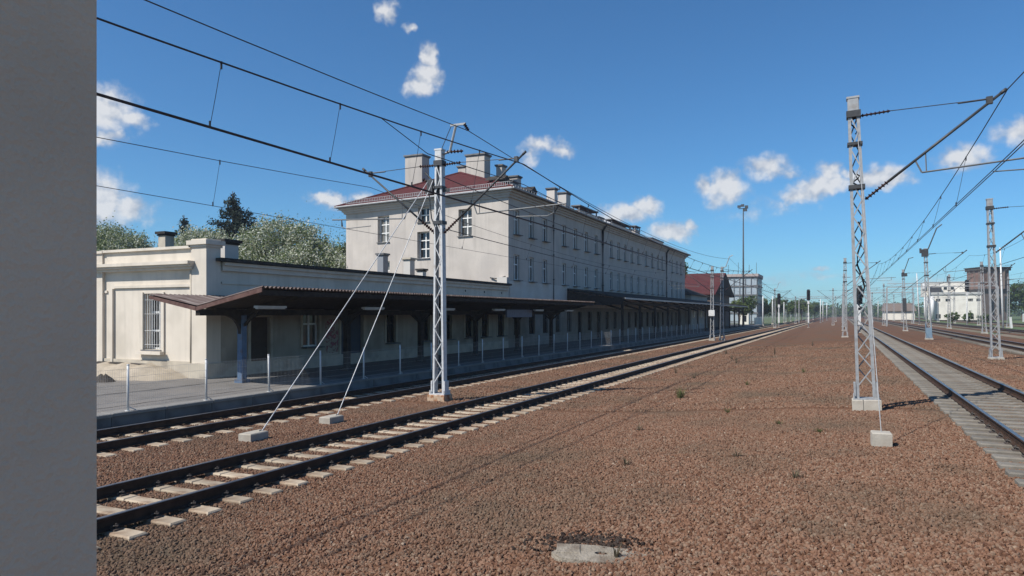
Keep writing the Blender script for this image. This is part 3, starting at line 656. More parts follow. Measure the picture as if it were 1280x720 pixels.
for (x, y_, z0, z1, w, d, mm, st) in ((-34.1, 53, 12.5, 16.75, 1.75, 1.2, 'plaster_main', 0), (-30.2, 54.5, 14, 15.75, .75, .8, 'plaster_main', 0), (-28.2, 53.4, 14, 16.35, 1.75, 1.1, 'plaster_main', 0), (-26.7, 54.8, 13, 15.6, .55, .8, 'plaster_main', 0), (-26.2, 56.5, 12.8, 14.9, .9, .8, 'plaster_main', 0),
        (-23.6, 50.2, 12.0, 13.15, .7, .9, 'plaster_main', 0), (-25, 62.4, 12.8, 14.7, .8, .75, 'plaster_pale', 0), (-25, 65.6, 12.8, 14.75, .9, 1.2, 'plaster_pale', 0), (-25, 72, 12.5, 14.05, .8, 5.8, 'plaster_main', 1), (-25, 84.5, 12.5, 14.0, .8, 8.0, 'plaster_main', 1), (-25, 92.2, 12.5, 14.4, .7, 2.4, 'plaster_main', 1)):
    chimney(rf, x, y_, z0, z1, w, d, mm, 'concrete_dark', stilts=bool(st))
chimney(rf, -25, 76.3, 12.5, 13.65, .8, 1.8, 'brick_brown', 'brick_brown'); chimney(rf, -25, 103, 12.3, 13.65, .9, 7.2, 'brick_brown', 'concrete_dark')
for yy in (47.4, 52.6):                          # small dormers on the front slope
    d = MB().box(-23.4, -22.6, yy - .45, yy + .45, 12.0, 12.75); d.face([(-22.58, yy - .6, 12.7), (-22.58, yy, 13.1), (-24.2, yy, 13.1), (-24.2, yy - .6, 12.7)]); d.face([(-22.58, yy + .6, 12.7), (-22.58, yy, 13.1), (-24.2, yy, 13.1), (-24.2, yy + .6, 12.7)]); d.face([(-22.6, yy - .45, 12.75), (-22.6, yy + .45, 12.75), (-22.6, yy, 13.08)])
    d.build('dormer', 'roof_felt', rf)
MB().box(FX + .001, FX + .05, 45.1, 57.2, 4.86, 5.1).box(FX + .001, FX + .035, 45.3, 57.2, 3.3, 4.86).build('plaster_band', 'plaster_pale', main)
for yy, rr in ((53.45, .05), (66.5, .11), (94.4, .11)):
    d = MB().tube([(FX + .14, yy, 3.6), (FX + .14, yy, 10.9), (FX + .5, yy, 11.45)], rr, 8)
    for z in (5.5, 7.5, 9.5): d.tube([(FX + .14, yy, z), (FX + .14, yy, z + .08)], rr + .025, 8)
    d.build('downpipe', 'dark_metal', main, True)
MB().tube([(-22.9, 45.22, 5.35), (-22.5, 45.1, 5.28), (-22.0, 45.05, 5.28), (-21.6, 45.0, 5.4)], .05, 6).build('cable_bracket', 'dark_metal', main)
MB().box(-22.2, -21.42, 44.88, 45.19, 4.9, 5.35).build('chimney_base', 'plaster_pale', main)

# ------------------------------------------------------------------ first canopy (butterfly roof)
Y0, Y1 = 16.5, 49.0
can = thing('platform_canopy', 'rusty corrugated butterfly canopy on blue steel posts before the annex', 'canopy', (-19.2, Y0, PZ))
def corr(x0, z0, x1, z1, ya, yb, amp=.042, per=.18):
    b = MB(); n = int((yb - ya) / per * 4); prev = None
    for i in range(n + 1):
        yy = ya + (yb - ya) * i / n; d = amp * math.sin(2 * math.pi * i / 4)
        cur = [(x0, yy, z0 + d), ((x0 + x1) / 2, yy, (z0 + z1) / 2 + d), (x1, yy, z1 + d)]
        if prev:
            for k in range(2): b.face([prev[k], prev[k + 1], cur[k + 1], cur[k]])
        prev = cur
    return b
corr(-19.1, 3.03, -16.28, 3.60, Y0, Y1).build('roof_sheet', 'rust_sheet', can); corr(-21.33, 3.42, -19.1, 3.03, Y0, Y1).build('roof_sheet', 'rust_sheet', can)
b = MB()
b.hexa([(-19.1, Y0 - .05, 2.86), (-16.25, Y0 - .05, 3.44), (-16.25, Y0 - .002, 3.44), (-19.1, Y0 - .002, 2.86), (-19.1, Y0 - .05, 2.99), (-16.25, Y0 - .05, 3.58), (-16.25, Y0 - .002, 3.58), (-19.1, Y0 - .002, 2.99)])
b.hexa([(-21.33, Y0 - .05, 3.27), (-19.12, Y0 - .05, 2.86), (-19.12, Y0 - .002, 2.86), (-21.33, Y0 - .002, 3.27), (-21.33, Y0 - .05, 3.38), (-19.12, Y0 - .05, 2.99), (-19.12, Y0 - .002, 2.99), (-21.33, Y0 - .002, 3.38)])
b.build('end_fascia', 'rust_edge', can)
b = MB().box(-16.42, -16.36, Y0, Y1, 3.34, 3.5).box(-21.36, -21.31, Y0, Y1, 3.24, 3.385); b.build('long_fascia', 'dark_timber', can)
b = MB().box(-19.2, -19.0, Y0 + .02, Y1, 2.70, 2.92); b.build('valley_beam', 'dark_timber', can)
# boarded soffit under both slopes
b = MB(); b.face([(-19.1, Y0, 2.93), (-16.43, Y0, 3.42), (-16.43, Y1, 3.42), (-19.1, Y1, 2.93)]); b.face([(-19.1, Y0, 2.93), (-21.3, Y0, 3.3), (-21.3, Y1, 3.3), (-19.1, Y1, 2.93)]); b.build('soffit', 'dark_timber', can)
POST = [18.4, 24.2, 30.0, 35.85, 41.6, 47.5]
for yy in POST:
    b = MB().box(-19.21, -18.99, yy - .11, yy + .11, PZ + .0, 2.70).box(-19.28, -18.92, yy - .18, yy + .18, PZ, PZ + .12)
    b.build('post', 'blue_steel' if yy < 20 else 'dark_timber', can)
    b = MB()
    for sx, xe, ze in ((1, -16.5, 3.36), (-1, -21.2, 3.2)):
        b.bar((-19.1, yy, 2.78), (xe, yy, ze), .12, .16); b.bar((-19.1 + sx * .1, yy, 2.35), (-19.1 + sx * .8, yy, 2.95 if sx > 0 else 2.92), .07, .08)
    b.build('bracket', 'dark_timber', can)
    for sy in (-1, 1):                           # curved knee braces along the platform give the arched bays
        b = MB(); prev = None
        for k in range(9):
            a = k / 8 * math.pi / 2; yk = yy + sy * (.11 + .75 * (1 - math.cos(a))); zk = 2.05 + .65 * math.sin(a)
            cur = (yk, zk)
            if prev: b.hexa([(-19.17, prev[0], prev[1]), (-19.03, prev[0], prev[1]), (-19.03, cur[0], cur[1]), (-19.17, cur[0], cur[1]), (-19.17, prev[0] - sy * .0, 2.72), (-19.03, prev[0], 2.72), (-19.03, cur[0], 2.721), (-19.17, cur[0], 2.721)])
            prev = cur
        b.build('knee_brace', 'dark_timber', can)
lamp_me = MB().box(-.09, .09, -.65, .65, 0, .07).box(-.05, .05, -.62, .62, -.035, -.001).mesh('canopy_lamp', 'light_cover')
for i, yy in enumerate((17.6, 23.2, 29.0, 34.6, 40.2, 45.6)): link('lamp_housing', lamp_me, can, (2.2, yy - Y0, 2.95 - PZ))
# hanging station sign, its lettering unreadable in the shade
sg = thing('platform_sign', 'unlit grey station name board hanging under the rusty canopy', 'sign', (-17.4, 38.2, 2.45))
MB().box(-17.45, -17.35, 36.4, 40.0, 2.55, 3.0).build('board', 'sign_blue', sg)
for yy in (36.8, 39.6): MB().tube([(-17.4, yy, 3.0), (-17.4, yy, 3.26)], .015, 6).build('hanger', 'dark_metal', sg)

# ------------------------------------------------------------------ second canopy (lean-to) and its open end
Y2, Y3 = 56.8, 141.5
can2 = thing('lean_to_canopy', 'long dark lean-to platform canopy with pale fascia along the main station building', 'canopy', (-17, Y2, PZ))
b = MB(); b.hexa([(FX + .03, Y2, 4.72), (-16.3, Y2, 3.98), (-16.3, Y3, 4.1), (FX + .03, Y3, 4.8), (FX + .03, Y2, 4.95), (-16.3, Y2, 4.1), (-16.3, Y3, 4.22), (FX + .03, Y3, 5.0)]); b.build('roof_deck', 'roof_felt', can2)
MB().box(-16.29, -16.25, Y2 + .05, Y3, 3.97, 4.11).build('fascia', 'light_cover', can2)
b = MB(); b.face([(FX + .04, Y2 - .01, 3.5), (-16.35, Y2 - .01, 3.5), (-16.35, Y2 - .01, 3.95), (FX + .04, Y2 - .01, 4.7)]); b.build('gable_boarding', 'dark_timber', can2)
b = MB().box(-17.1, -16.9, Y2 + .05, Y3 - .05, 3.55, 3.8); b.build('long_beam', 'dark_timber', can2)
yy = Y2 + 1.8
while yy < Y3:
    MB().box(-17.1, -16.9, yy - .1, yy + .1, PZ, 3.55).build('post', 'dark_timber', can2)
    MB().bar((-17, yy, 3.1), (FX + .1, yy, 4.5), .1, .16).build('rafter', 'dark_timber', can2); yy += 5.8

# ------------------------------------------------------------------ buildings at the far end of the platform
hal = thing('goods_hall', 'brown walled hall with steep red gable roof past the station building', 'building', (-20.2, 123, .3))
b = MB().box(-36, -20.2, 123, 145, .2, 6.2); b.face([(-20.2, 123, 6.2), (-20.2, 145, 6.2), (-20.2, 134, 9.9)]); b.build('wall', 'brick_brown', hal)
b = MB(); 
for s_, ye in ((-1, 122.3), (1, 145.7)):
    b.hexa([(-36, ye, 5.95), (-19.3, ye, 5.95), (-19.3, 134, 10.05), (-36, 134, 10.05), (-36, ye, 6.15), (-19.3, ye, 6.15), (-19.3, 134, 10.25), (-36, 134, 10.25)])
b.build('roof', 'roof_tile', hal)
b = MB().face([(-19.28, 122.6, 6.1), (-19.28, 145.4, 6.1), (-19.28, 134, 10.0)]); b.build('gable_boarding', 'dark_timber', hal)
lb = thing('link_block', 'low link block with dark hipped roof between station building and red roofed hall', 'building', (-20.6, 108, .3))
MB().box(-34, -20.6, 108, 122, .2, 5.6).build('wall', 'plaster_main', lb)
b = MB(); c4 = [(-34.5, 107.4, 5.6), (-20.1, 107.4, 5.6), (-20.1, 122.2, 5.6), (-34.5, 122.2, 5.6)]; r1, r2 = (-27, 113, 8.4), (-27, 117, 8.4)
b.face(c4); b.face([c4[0], c4[1], r1]); b.face([c4[1], c4[2], r2, r1]); b.face([c4[2], c4[3], r2]); b.face([c4[3], c4[0], r1, r2]); b.build('roof', 'roof_felt', lb)
for i in range(4): MB().box(-20.598, -20.56, 109.5 + i * 3, 110.7 + i * 3, 2.2, 4.4).build('window', 'glass_dark', lb)

off = thing('office_block', 'pale five storey office block with blue glass bands beyond the platform end', 'building', (-24, 190, .3))
MB().box(-28.2, -19.6, 190.2, 202, .2, 12.3).build('core', 'grey_panel', off)
MB().box(-28.5, -19.3, 189.7, 202.3, 12.3, 13.0).build('parapet', 'brick_pale', off)
pane_f = MB().box(0, 1.28, 0, .04, 0, 1.88).mesh('pane', 'glass_office'); pane_s = MB().box(0, .04, 0, 1.7, 0, 1.88).mesh('pane', 'glass_office')
for k in range(5):
    z = .8 + k * 2.3
    MB().box(-28.4, -19.4, 189.95, 202.2, z + 1.92, z + 2.28).build('floor_band', 'concrete_dark', off)
    for i in range(6): link('pane', pane_f, off, (-28.1 + i * 1.42 + 24, -.0 + .12, z + .02 - .3))
    for i in range(6): link('pane', pane_s, off, (-19.6 + 24, .4 + i * 1.95, z + .02 - .3))
for i in range(7): MB().box(-28.25 + i * 1.42, -28.11 + i * 1.42, 189.93, 190.19, .3, 12.3).build('mullion', 'concrete_dark', off)
for i in range(6): MB().box(-19.6, -19.5, 190.2 + i * 1.95, 190.38 + i * 1.95, .3, 12.3).build('mullion', 'concrete_dark', off)
for i, x in enumerate((-27, -24.6, -22, -20.3)): MB().tube([(x, 192 + i, 13.0), (x, 192 + i, 15.6 + .6 * (i % 2))], .05, 5).build('roof_antenna', 'dark_metal', off)
hut = thing('white_kiosk', 'small flat roofed pale hut near the platform end', 'hut', (-20.3, 170, .2))
MB().box(-21.5, -19.4, 170, 173, .2, 3.0).build('wall', 'white_wall', hut); MB().box(-21.7, -19.2, 169.8, 173.2, 3.0, 3.2).build('roof', 'concrete_dark', hut)
MB().box(-20.6, -19.9, 169.96, 169.999, .9, 2.3).build('window', 'glass_dark', hut)
ww = thing('white_wall', 'low white boundary wall beyond the platform end', 'wall', (-18, 180, .1)); 
for i in range(5): MB().box(-18.6, -18.35, 174 + i * 3.0, 176.9 + i * 3.0, .0, 1.9).build('wall_panel', 'white_wall', ww)

# white building and brick water tower across the tracks
wb = thing('depot_building', 'white two tier depot building with small square windows across the tracks', 'building', (30, 240, 1.0))
ops = [(1.2, 2.3, 6.3, 7.1), (3.6, 4.7, 6.3, 7.1), (9.2, 10.4, 6.3, 7.1), (11.2, 12.2, 6.3, 7.1), (1.2, 2.4, 1.3, 2.6), (3.6, 4.8, 1.6, 2.6), (9.4, 10.6, 1.7, 2.6), (11.7, 12.5, 1.7, 2.6)]
b = MB(); wall(b, (23.9, 240), (36.4, 240), .9, 8.3, [o_ for o_ in ops if o_[1] < 12.5], .3); b.face([(36.4, 240, .9), (36.4, 252, .9), (36.4, 252, 8.3), (36.4, 240, 8.3)]); b.face([(23.9, 252, .9), (23.9, 240, .9), (23.9, 240, 8.3), (23.9, 252, 8.3)]); b.face([(23.9, 240, 8.3), (36.4, 240, 8.3), (36.4, 252, 8.3), (23.9, 252, 8.3)])
b.build('wall', 'white_wall', wb)
for o_ in ops:
    if o_[1] < 12.5: window(wb, (23.9, 240), (36.4, 240), *o_, 2, 1, .25, False, 'dark_timber')
MB().box(23.7, 36.6, 239.75, 252, 8.3, 8.75).box(23.8, 36.5, 239.9, 252, 8.75, 9.0).build('roof_edge', 'light_cover', wb)
MB().box(22.6, 33.6, 245, 256, 8.0, 12.1).build('upper_storey', 'white_wall', wb); MB().box(22.5, 33.7, 244.9, 256.1, 12.1, 12.3).build('upper_roof', 'light_cover', wb)
MB().box(23.6, 26.8, 242.5, 244.9, 9.0, 10.6).build('roof_plant', 'dark_metal', wb)
for x in (27.6, 29.4): MB().box(x, x + .8, 244.93, 244.999, 9.9, 10.7).build('upper_window', 'glass_dark', wb)
MB().tube([(29.0, 248, 12.3), (29.0, 248, 14.1)], .3, 8).build('flue', 'dark_metal', wb)
for x, z in ((24.3, 7.8), (25.9, 7.8), (24.0, 11.6)): 
    MB().tube([(x - 1.9, 238.5, 1.0 if z < 9 else 9.4), (x - 1.9, 238.5, z)], .55 if z < 9 else .6, 12).build('tank', 'galv_white', wb, True)
wt = thing('water_tower', 'square brown brick water tower with dark overhanging roof beside the depot building', 'tower', (38, 243, 1.0))
c0, c1, c2_, c3_ = (33.6, 246), (36.6, 239.5), (43.4, 243.0), (40.4, 249.5)
def quadprism(b, s, z0, z1, m=0):
    cx, cy = 38.5, 244.5; p = [((x - cx) * s + cx, (y_ - cy) * s + cy) for x, y_ in (c0, c1, c2_, c3_)]
    b.hexa([(x, y_, z0) for x, y_ in p] + [(x, y_, z1) for x, y_ in p], m)
b = MB(); quadprism(b, .95, .8, 9.3); b.build('lower_shaft', 'brick_brown', wt)
b = MB(); quadprism(b, 1.0, 9.85, 15.1); b.build('tank_storey', 'brick_red', wt)
b = MB(); quadprism(b, 1.05, 9.3, 9.85); b.build('string_course', 'roof_felt', wt)
b = MB(); quadprism(b, 1.1, 15.1, 15.9); quadprism(b, 1.16, 15.9, 16.15); b.build('roof', 'roof_felt', wt)
for t in (.2, .5, .8):
    for (pa, pb) in ((c0, c1), (c1, c2_)):
        x = pa[0] + (pb[0] - pa[0]) * t; y_ = pa[1] + (pb[1] - pa[1]) * t
        MB().cbox(x, y_, 9.86, .55, .55, 5.22).build('brick_pier', 'brick_brown', wt)
        MB().cbox(x + (.6 if pa == c1 else -.2), y_ + (.25 if pa == c1 else -.55), 3.5, .7, .35, 4.2).build('tower_window', 'glass_dark', wt)

# ------------------------------------------------------------------ lattice masts and cantilevers
def leg_shape(b, side, h, wb, wt, d):
    """one rolled channel: web outwards, flanges turned in; the two channels lean together"""
    def pt(x, y_, z): return (x, y_, z)
    xo = lambda z: side * (wb + (wt - wb) * z / h) / 2
    t, fl = .012, .066
    def plate(xa, xb, ya, yb):
        b.hexa([(xo(0) - side * xa, ya, 0), (xo(0) - side * xb, ya, 0), (xo(0) - side * xb, yb, 0), (xo(0) - side * xa, yb, 0), (xo(h) - side * xa, ya, h), (xo(h) - side * xb, ya, h), (xo(h) - side * xb, yb, h), (xo(h) - side * xa, yb, h)])
    plate(0, t, -d / 2, d / 2); plate(t, fl, -d / 2, -d / 2 + t); plate(t, fl, d / 2 - t, d / 2)
def mast_meshes(h=7.55, wb=.42, wt=.24, d=.22, gm='galv'):
    L = []
    for s_ in (-1, 1):
        b = MB(); leg_shape(b, s_, h, wb, wt, d); L.append(b.mesh('leg', gm))
    lac = MB(); z = .35; sgn = 1
    while z < h - .3:
        z2 = z + .42; w1 = (wb + (wt - wb) * z / h) / 2 - .05; w2 = (wb + (wt - wb) * z2 / h) / 2 - .05
        for yf in (-d / 2 - .004, d / 2 + .004):
            s2 = sgn if yf < 0 else -sgn; lac.bar((-w1 * s2, yf, z), (w2 * s2, yf, z2), .028, .008, (0, 1, 0))
        sgn = -sgn; z = z2
    lac = lac.mesh('lacing', gm)
    cap = MB().box(-wt / 2 - .02, wt / 2 + .02, -d / 2 - .02, d / 2 + .02, h - .03, h + .02)
    cap.box(-wt / 2 + .012, wt / 2 - .012, -d / 2 - .01, -d / 2 - .002, h - .4, h - .03).box(-wt / 2 + .012, wt / 2 - .012, d / 2 + .002, d / 2 + .01, h - .4, h - .03)
    cap = cap.mesh('head_plate', gm)
    base = MB().box(-wb / 2 - .07, wb / 2 + .07, -d / 2 - .1, d / 2 + .1, -.0, .03).box(-wb / 2 - .05, -wb / 2 - .002, -d / 2 - .02, d / 2 + .02, .03, .42).box(wb / 2 + .002, wb / 2 + .05, -d / 2 - .02, d / 2 + .02, .03, .42)
    for sx in (-1, 1):
        for sy in (-1, 1): base.tube([(sx * (wb / 2 + .045), sy * (d / 2 + .07), .03), (sx * (wb / 2 + .045), sy * (d / 2 + .07), .13)], .022, 6)
    base = base.mesh('base_plate', gm)
    col = MB()
    for zz, k in ((5.25, .10), (6.35, .07), (7.05, .16)):
        w = (wb + (wt - wb) * zz / h) / 2 + .03; col.box(-w, w, -d / 2 - .04, d / 2 + .04, zz, zz + k)
    col = col.mesh('bracket_collar', 'dark_metal')
    return L, lac, cap, base, col
MM = mast_meshes(); MM_BRIGHT = mast_meshes(gm='galv_bright')
def foundation_mesh(m): 
    return MB().bevbox(-.31, -.075, -.26, .26, -.6, .0, .015).bevbox(-.065, .31, -.26, .26, -.6, .0, .015).mesh('foundation', m)
FND = {m: foundation_mesh(m) for m in ('concrete', 'rust_concrete')}
def ins_shape(b, p, q, r=.06, n=7):               # a string of ribbed discs
    p = Vector(p); q = Vector(q); b.tube([p, q], r * .45, 6)
    for i in range(n):
        a = p.lerp(q, (i + .3) / n); c = p.lerp(q, (i + .7) / n); b.tube([a, p.lerp(q, (i + .5) / n), c], [r * .5, r, r * .5], 8)
def cantilever_meshes(s):
    out = []
    B0 = Vector((s * .17, 0, 4.98)); B1 = Vector((s * 2.95, 0, 7.15)); T0 = Vector((s * .15, 0, 7.08)); T1 = Vector((s * 2.72, 0, 7.05))
    d = (B1 - B0).normalized()
    b = MB().tube([B0 + d * .62, B1], .032, 8).tube([B1 - d * .02, B1 + d * .12], .04, 8); out.append(('brace_tube', b.mesh('brace_tube', 'dark_metal', True)))
    b = MB(); ins_shape(b, B0, B0 + d * .62); out.append(('insulator', b.mesh('insulator', 'insulator')))
    b = MB(); ins_shape(b, T0, T0 + Vector((s * .62, 0, .02)), .05); out.append(('insulator', b.mesh('insulator', 'insulator')))
    b = MB().tube([T0 + Vector((s * .62, 0, .02)), T1], .011, 5).tube([T1 + Vector((-s * .6, 0, 0)), T1], .022, 6).box(T1.x - .06, T1.x + .06, -.05, .05, T1.z - .12, T1.z + .05); out.append(('tie_rod', b.mesh('tie_rod', 'dark_metal')))
    RP = B0 + d * 1.35; RE = Vector((s * 4.35, 0, 5.62))
    RS = Vector((RP.x + s * .12, 0, 5.50))
    b = MB().tube([RP, RS], .02, 6).tube([RS, RE], .022, 7).tube([B0 + d * 1.62, Vector((B0 + d * 1.62).to_tuple()[:2] + (5.52,))], .014, 5); out.append(('registration_tube', b.mesh('registration_tube', 'steel_mid')))
    b = MB().tube([(s * 3.95, 0, 5.60), (s * 3.95, 0, 5.38), (s * 3.75, 0, 5.30), (s * 2.72, 0, 5.34)], .016, 6).tube([(s * 3.95, 0, 5.6), (s * 3.95, .05, 5.38)], .02, 6); out.append(('steady_arm', b.mesh('steady_arm', 'steel_mid')))
    return out
CANT = {1: cantilever_meshes(1), -1: cantilever_meshes(-1)}
def mast(x, y, z, label, arms=(1,), fnd='concrete', scale=1.0, group='lattice masts of the overhead line', rz=0.0, MM=MM):
    t = thing('lattice_mast', label, 'mast', (x, y, z), group); t.rotation_euler = (0, 0, rz); t.scale = (1, 1, scale)
    for L in MM[0]: link('leg', L, t)
    stuff(link('lacing', MM[1], t)); link('head_plate', MM[2], t); link('base_plate', MM[3], t); link('bracket_collar', MM[4], t); link('foundation', FND[fnd], t)
    for a in arms:
        for nm, me in CANT[a]: link(nm, me, t)
    return t
# the two nearest masts
mr_ = mast(.53, 18.7, gz(.53) + .26, 'tapered galvanised lattice mast on twin pale concrete feet, its guy tied to a cube block', (1,), scale=.951); mr_.rotation_euler = (0, R(-2.3), 0)
MB().tube([(.60, 18.55, 7.2), (.62, 13.75, gz(.6) + .22)], .008, 6).build('guy_rod', 'galv', mr_)
d = MB()
for (za, zb) in ((6.1, 6.7), (4.7, 5.1), (2.0, 3.9)):   # cable running down inside the mast
    pts = [(.53 + .07 * math.sin(k * 1.3), 18.7, gz(.53) + zb + .8 + (za - zb) * k / 7) for k in range(8)]; d.tube(pts, .02, 5)
d.build('riser_cable', 'black_cable', mr_)
ml = mast(-11.75, 19.6, .16, 'white lattice mast on rust stained foot carrying two cantilevers and a slanted feeder arm', (1, -1), 'rust_concrete', scale=1.045, MM=MM_BRIGHT)
for (bx, by, tx, tz) in ((-11.8, 11.95, -12.12, 6.72), (-11.87, 14.65, -11.92, 6.75)):
    MB().tube([(tx, 19.45, tz), (bx, by, .13)], .012, 6).build('guy_rod', 'galv_bright', ml)
b = MB().tube([(-11.7, 19.6, 7.55), (-11.38, 19.6, 7.62), (-11.15, 19.6, 8.42)], .04, 6).box(-11.35, -10.8, 19.575, 19.625, 8.39, 8.45); b.build('feeder_arm', 'galv', ml)
b = MB().tube([(-11.7, 19.6, 7.7), (-11.33, 19.6, 8.4)], .012, 5); b.build('arm_stay', 'dark_metal', ml)
b = MB(); ins_shape(b, (-10.85, 19.6, 8.42), (-10.7, 19.6, 8.2), .06, 4); ins_shape(b, (-11.5, 19.6, 7.62), (-10.9, 19.6, 7.6), .06, 5); ins_shape(b, (-12.0, 19.6, 6.65), (-12.4, 19.6, 6.85), .06, 4); b.build('insulator', 'insulator', ml)
b = MB().box(-12.15, -11.95, 19.45, 19.75, 6.35, 6.8).tube([(-12.05, 19.6, 6.8), (-12.3, 19.6, 7.05)], .03, 6).tube([(-12.1, 19.5, 6.4), (-12.0, 19.5, 5.6), (-11.85, 19.5, 5.3), (-11.8, 19.5, 4.2), (-11.78, 19.5, 1.0)], .022, 5).box(-12.3, -11.4, 19.57, 19.63, 6.4, 6.5); b.build('switch_gear', 'dark_metal', ml)
# anchor blocks
for x, y_, z, ang, lab in ((-11.85, 11.75, -.04, .06, 'low concrete anchor block holding the longer white guy rod'), (-11.9, 14.45, -.04, .02, 'low concrete anchor block holding the shorter white guy rod')):
    o = tag(link('anchor_block', MB().bevbox(-.17, .17, -.28, .28, -.25, .15, .02).bevbox(-.04, .04, .13, .22, .1501, .175, .008).mesh('anchor_block', 'concrete'), None, (x, y_, z + .02), ang), lab, 'concrete block', 'concrete anchor blocks')
tag(link('anchor_block', MB().bevbox(-.155, .155, -.155, .155, -.2, .22, .015).mesh('anchor_block', 'concrete'), None, (.62, 13.7, gz(.66) + .02), .05), 'pale cube shaped concrete anchor block at the foot of a thin guy rod', 'concrete block', 'concrete anchor blocks')
# the other masts; the same kind, standing further along the three rows
rows = [(-11.4, 76.5, 'first lattice mast of a close pair beyond the platform canopy', (1,)), (-12.2, 75.2, 'lattice mast with white signal box, one of a close pair beyond the platform canopy', (-1,)), (-11.8, 146, 'lattice mast standing near the low white boundary wall', (1, -1)), (-11.8, 214, '', (1, -1)), (-11.8, 282, '', (1, -1)), (-11.8, 350, '', (1, -1)),
        (.3, 75.4, 'slim lattice mast behind the tapered mast on the middle ballast', (1,)), (.3, 135, '', (1,)), (-1.6, 160, '', (1, -1)), (.3, 196, '', (1,)), (.3, 262, '', (1,)), (.3, 330, '', (1,)),
        (6.85, 41.3, 'lattice mast between the grey sleeper track and the rusty track', (1,)), (6.85, 70.5, 'lattice mast with blue painted foot and black switch gear', (1,)), (7.4, 103, 'lattice mast with black signal heads beyond the blue footed mast', (1,)), (7.2, 150, '', (1,)), (7.2, 205, '', (1,)), (7.2, 262, '', (1,)),
        (14.2, 120, '', (1,)), (14.2, 178, '', (1,)), (14.2, 92, '', (1,)), (14.2, 208, '', (1,)), (23.5, 132, '', (1,)), (23.5, 190, '', (-1,)), (.3, 105, '', (1,)), (-1.6, 230, '', (1, -1)), (23.5, 98, 'lattice mast by the verge beside the farthest track', (1,)), (23.5, 158, '', (-1,)), (23.5, 220, '', (-1,)), (14.2, 240, '', (-1,)), (-16.8, 250, '', (1,)), (-16.8, 310, '', (1,))]
keep = {}; cnt = {}; lab2 = ''
for x, y_, lab, arms in rows:
    rw = {-11.8: 'between platform track and pale sleeper track', .3: 'on the middle ballast', -1.6: 'on the middle ballast', 7.2: 'between grey sleeper track and rusty track', 14.2: 'right behind the rusty track', 23.5: 'along the green verge', -16.8: 'at the far end of the platform'}
    if not lab:
        cnt[x] = cnt.get(x, 0) + 1; lab2 = '%s distant lattice mast of the row %s' % (('first', 'second', 'third', 'fourth', 'fifth', 'sixth', 'seventh')[cnt[x] - 1], rw[x]) if x != -1.6 else '%s distant two armed lattice mast on the middle ballast' % ('nearer', 'farther')[cnt[x] - 1]
    o = mast(x, y_, (gz(x) + .1) if x > -10 else .12, lab or lab2 or 'distant lattice mast with cantilever far down the line', arms, scale=1.03 if x > 5 else 1.0)
    if not lab: o['group'] = 'distant lattice masts far down the line'
    keep[(x, y_)] = o
    if x > 5 and y_ < 110: o.rotation_euler = (0, R(-2.0), 0)
t = keep[(-12.2, 75.2)]; link('signal_box', MB().bevbox(-.3, .3, -.42, -.14, 2.4, 3.0, .03).mesh('signal_box', 'galv_white'), t)
t = keep[(6.85, 70.5)]
link('foot_paint', MB().box(-.2, .2, -.2, -.125, .05, .9).box(-.19, .19, .125, .2, .05, .9).box(-.235, -.205, -.2, .2, .05, 1.3).box(.205, .235, -.2, .2, .05, 1.3).mesh('cable_box', 'blue_paint'), t).name = 'cable_box'
link('switch_gear', MB().box(-.3, .2, -.2, .2, 6.9, 7.5).box(-.45, -.3, -.1, .1, 7.2, 7.6).tube([(.2, 0, 7.5), (.9, 0, 9.2), (1.3, 0, 9.5)], .05, 5).mesh('switch_gear', 'dark_metal'), t)
t = keep[(7.4, 103)]; link('relay_box', MB().box(-.22, .22, -.4, -.15, 2.4, 4.0).mesh('relay_box', 'dark_metal'), t); link('switch_gear', MB().box(-.2, .45, -.15, .15, 6.7, 7.1).tube([(0, 0, 7.0), (.7, 0, 8.9), (1.2, 0, 9.0)], .05, 5).mesh('switch_gear', 'dark_metal'), t)
for k in ((-11.4, 76.5), (-11.8, 146)):
    link('feeder_arm', MB().tube([(0, 0, 7.4), (.4, 0, 7.6), (.75, 0, 8.6), (1.1, 0, 8.75)], .045, 5).mesh('feeder_arm', 'galv'), keep[k])

# portal beams far down the line
for i, (y_, xa, xb) in enumerate(((176, .3, 14.2), (232, -11.8, 7.2), (140, 7.2, 23.5))):
    g = thing('signal_gantry', 'thin lattice cross beam spanning %s' % ('the grey sleeper track and the rusty track', 'the pale sleeper track far down the line', 'the rusty track before the white depot building')[i], 'gantry', (xa, y_, .5))
    MB().bar((xa, y_, 7.4), (xb, y_, 7.4), .18, .14).bar((xa, y_, 8.0), (xb, y_, 8.0), .14, .10).build('beam', 'galv', g)
    b = MB(); n = 10
    for k in range(n): b.bar((xa + (xb - xa) * k / n, y_, 7.4), (xa + (xb - xa) * (k + 1) / n, y_, 8.0), .05, .05)
    stuff(b.build('lacing', 'galv', g))
    for x in (xa, xb): MB().box(x - .12, x + .12, y_ - .12, y_ + .12, gz(x) - .1, 7.33).build('column', 'galv', g)

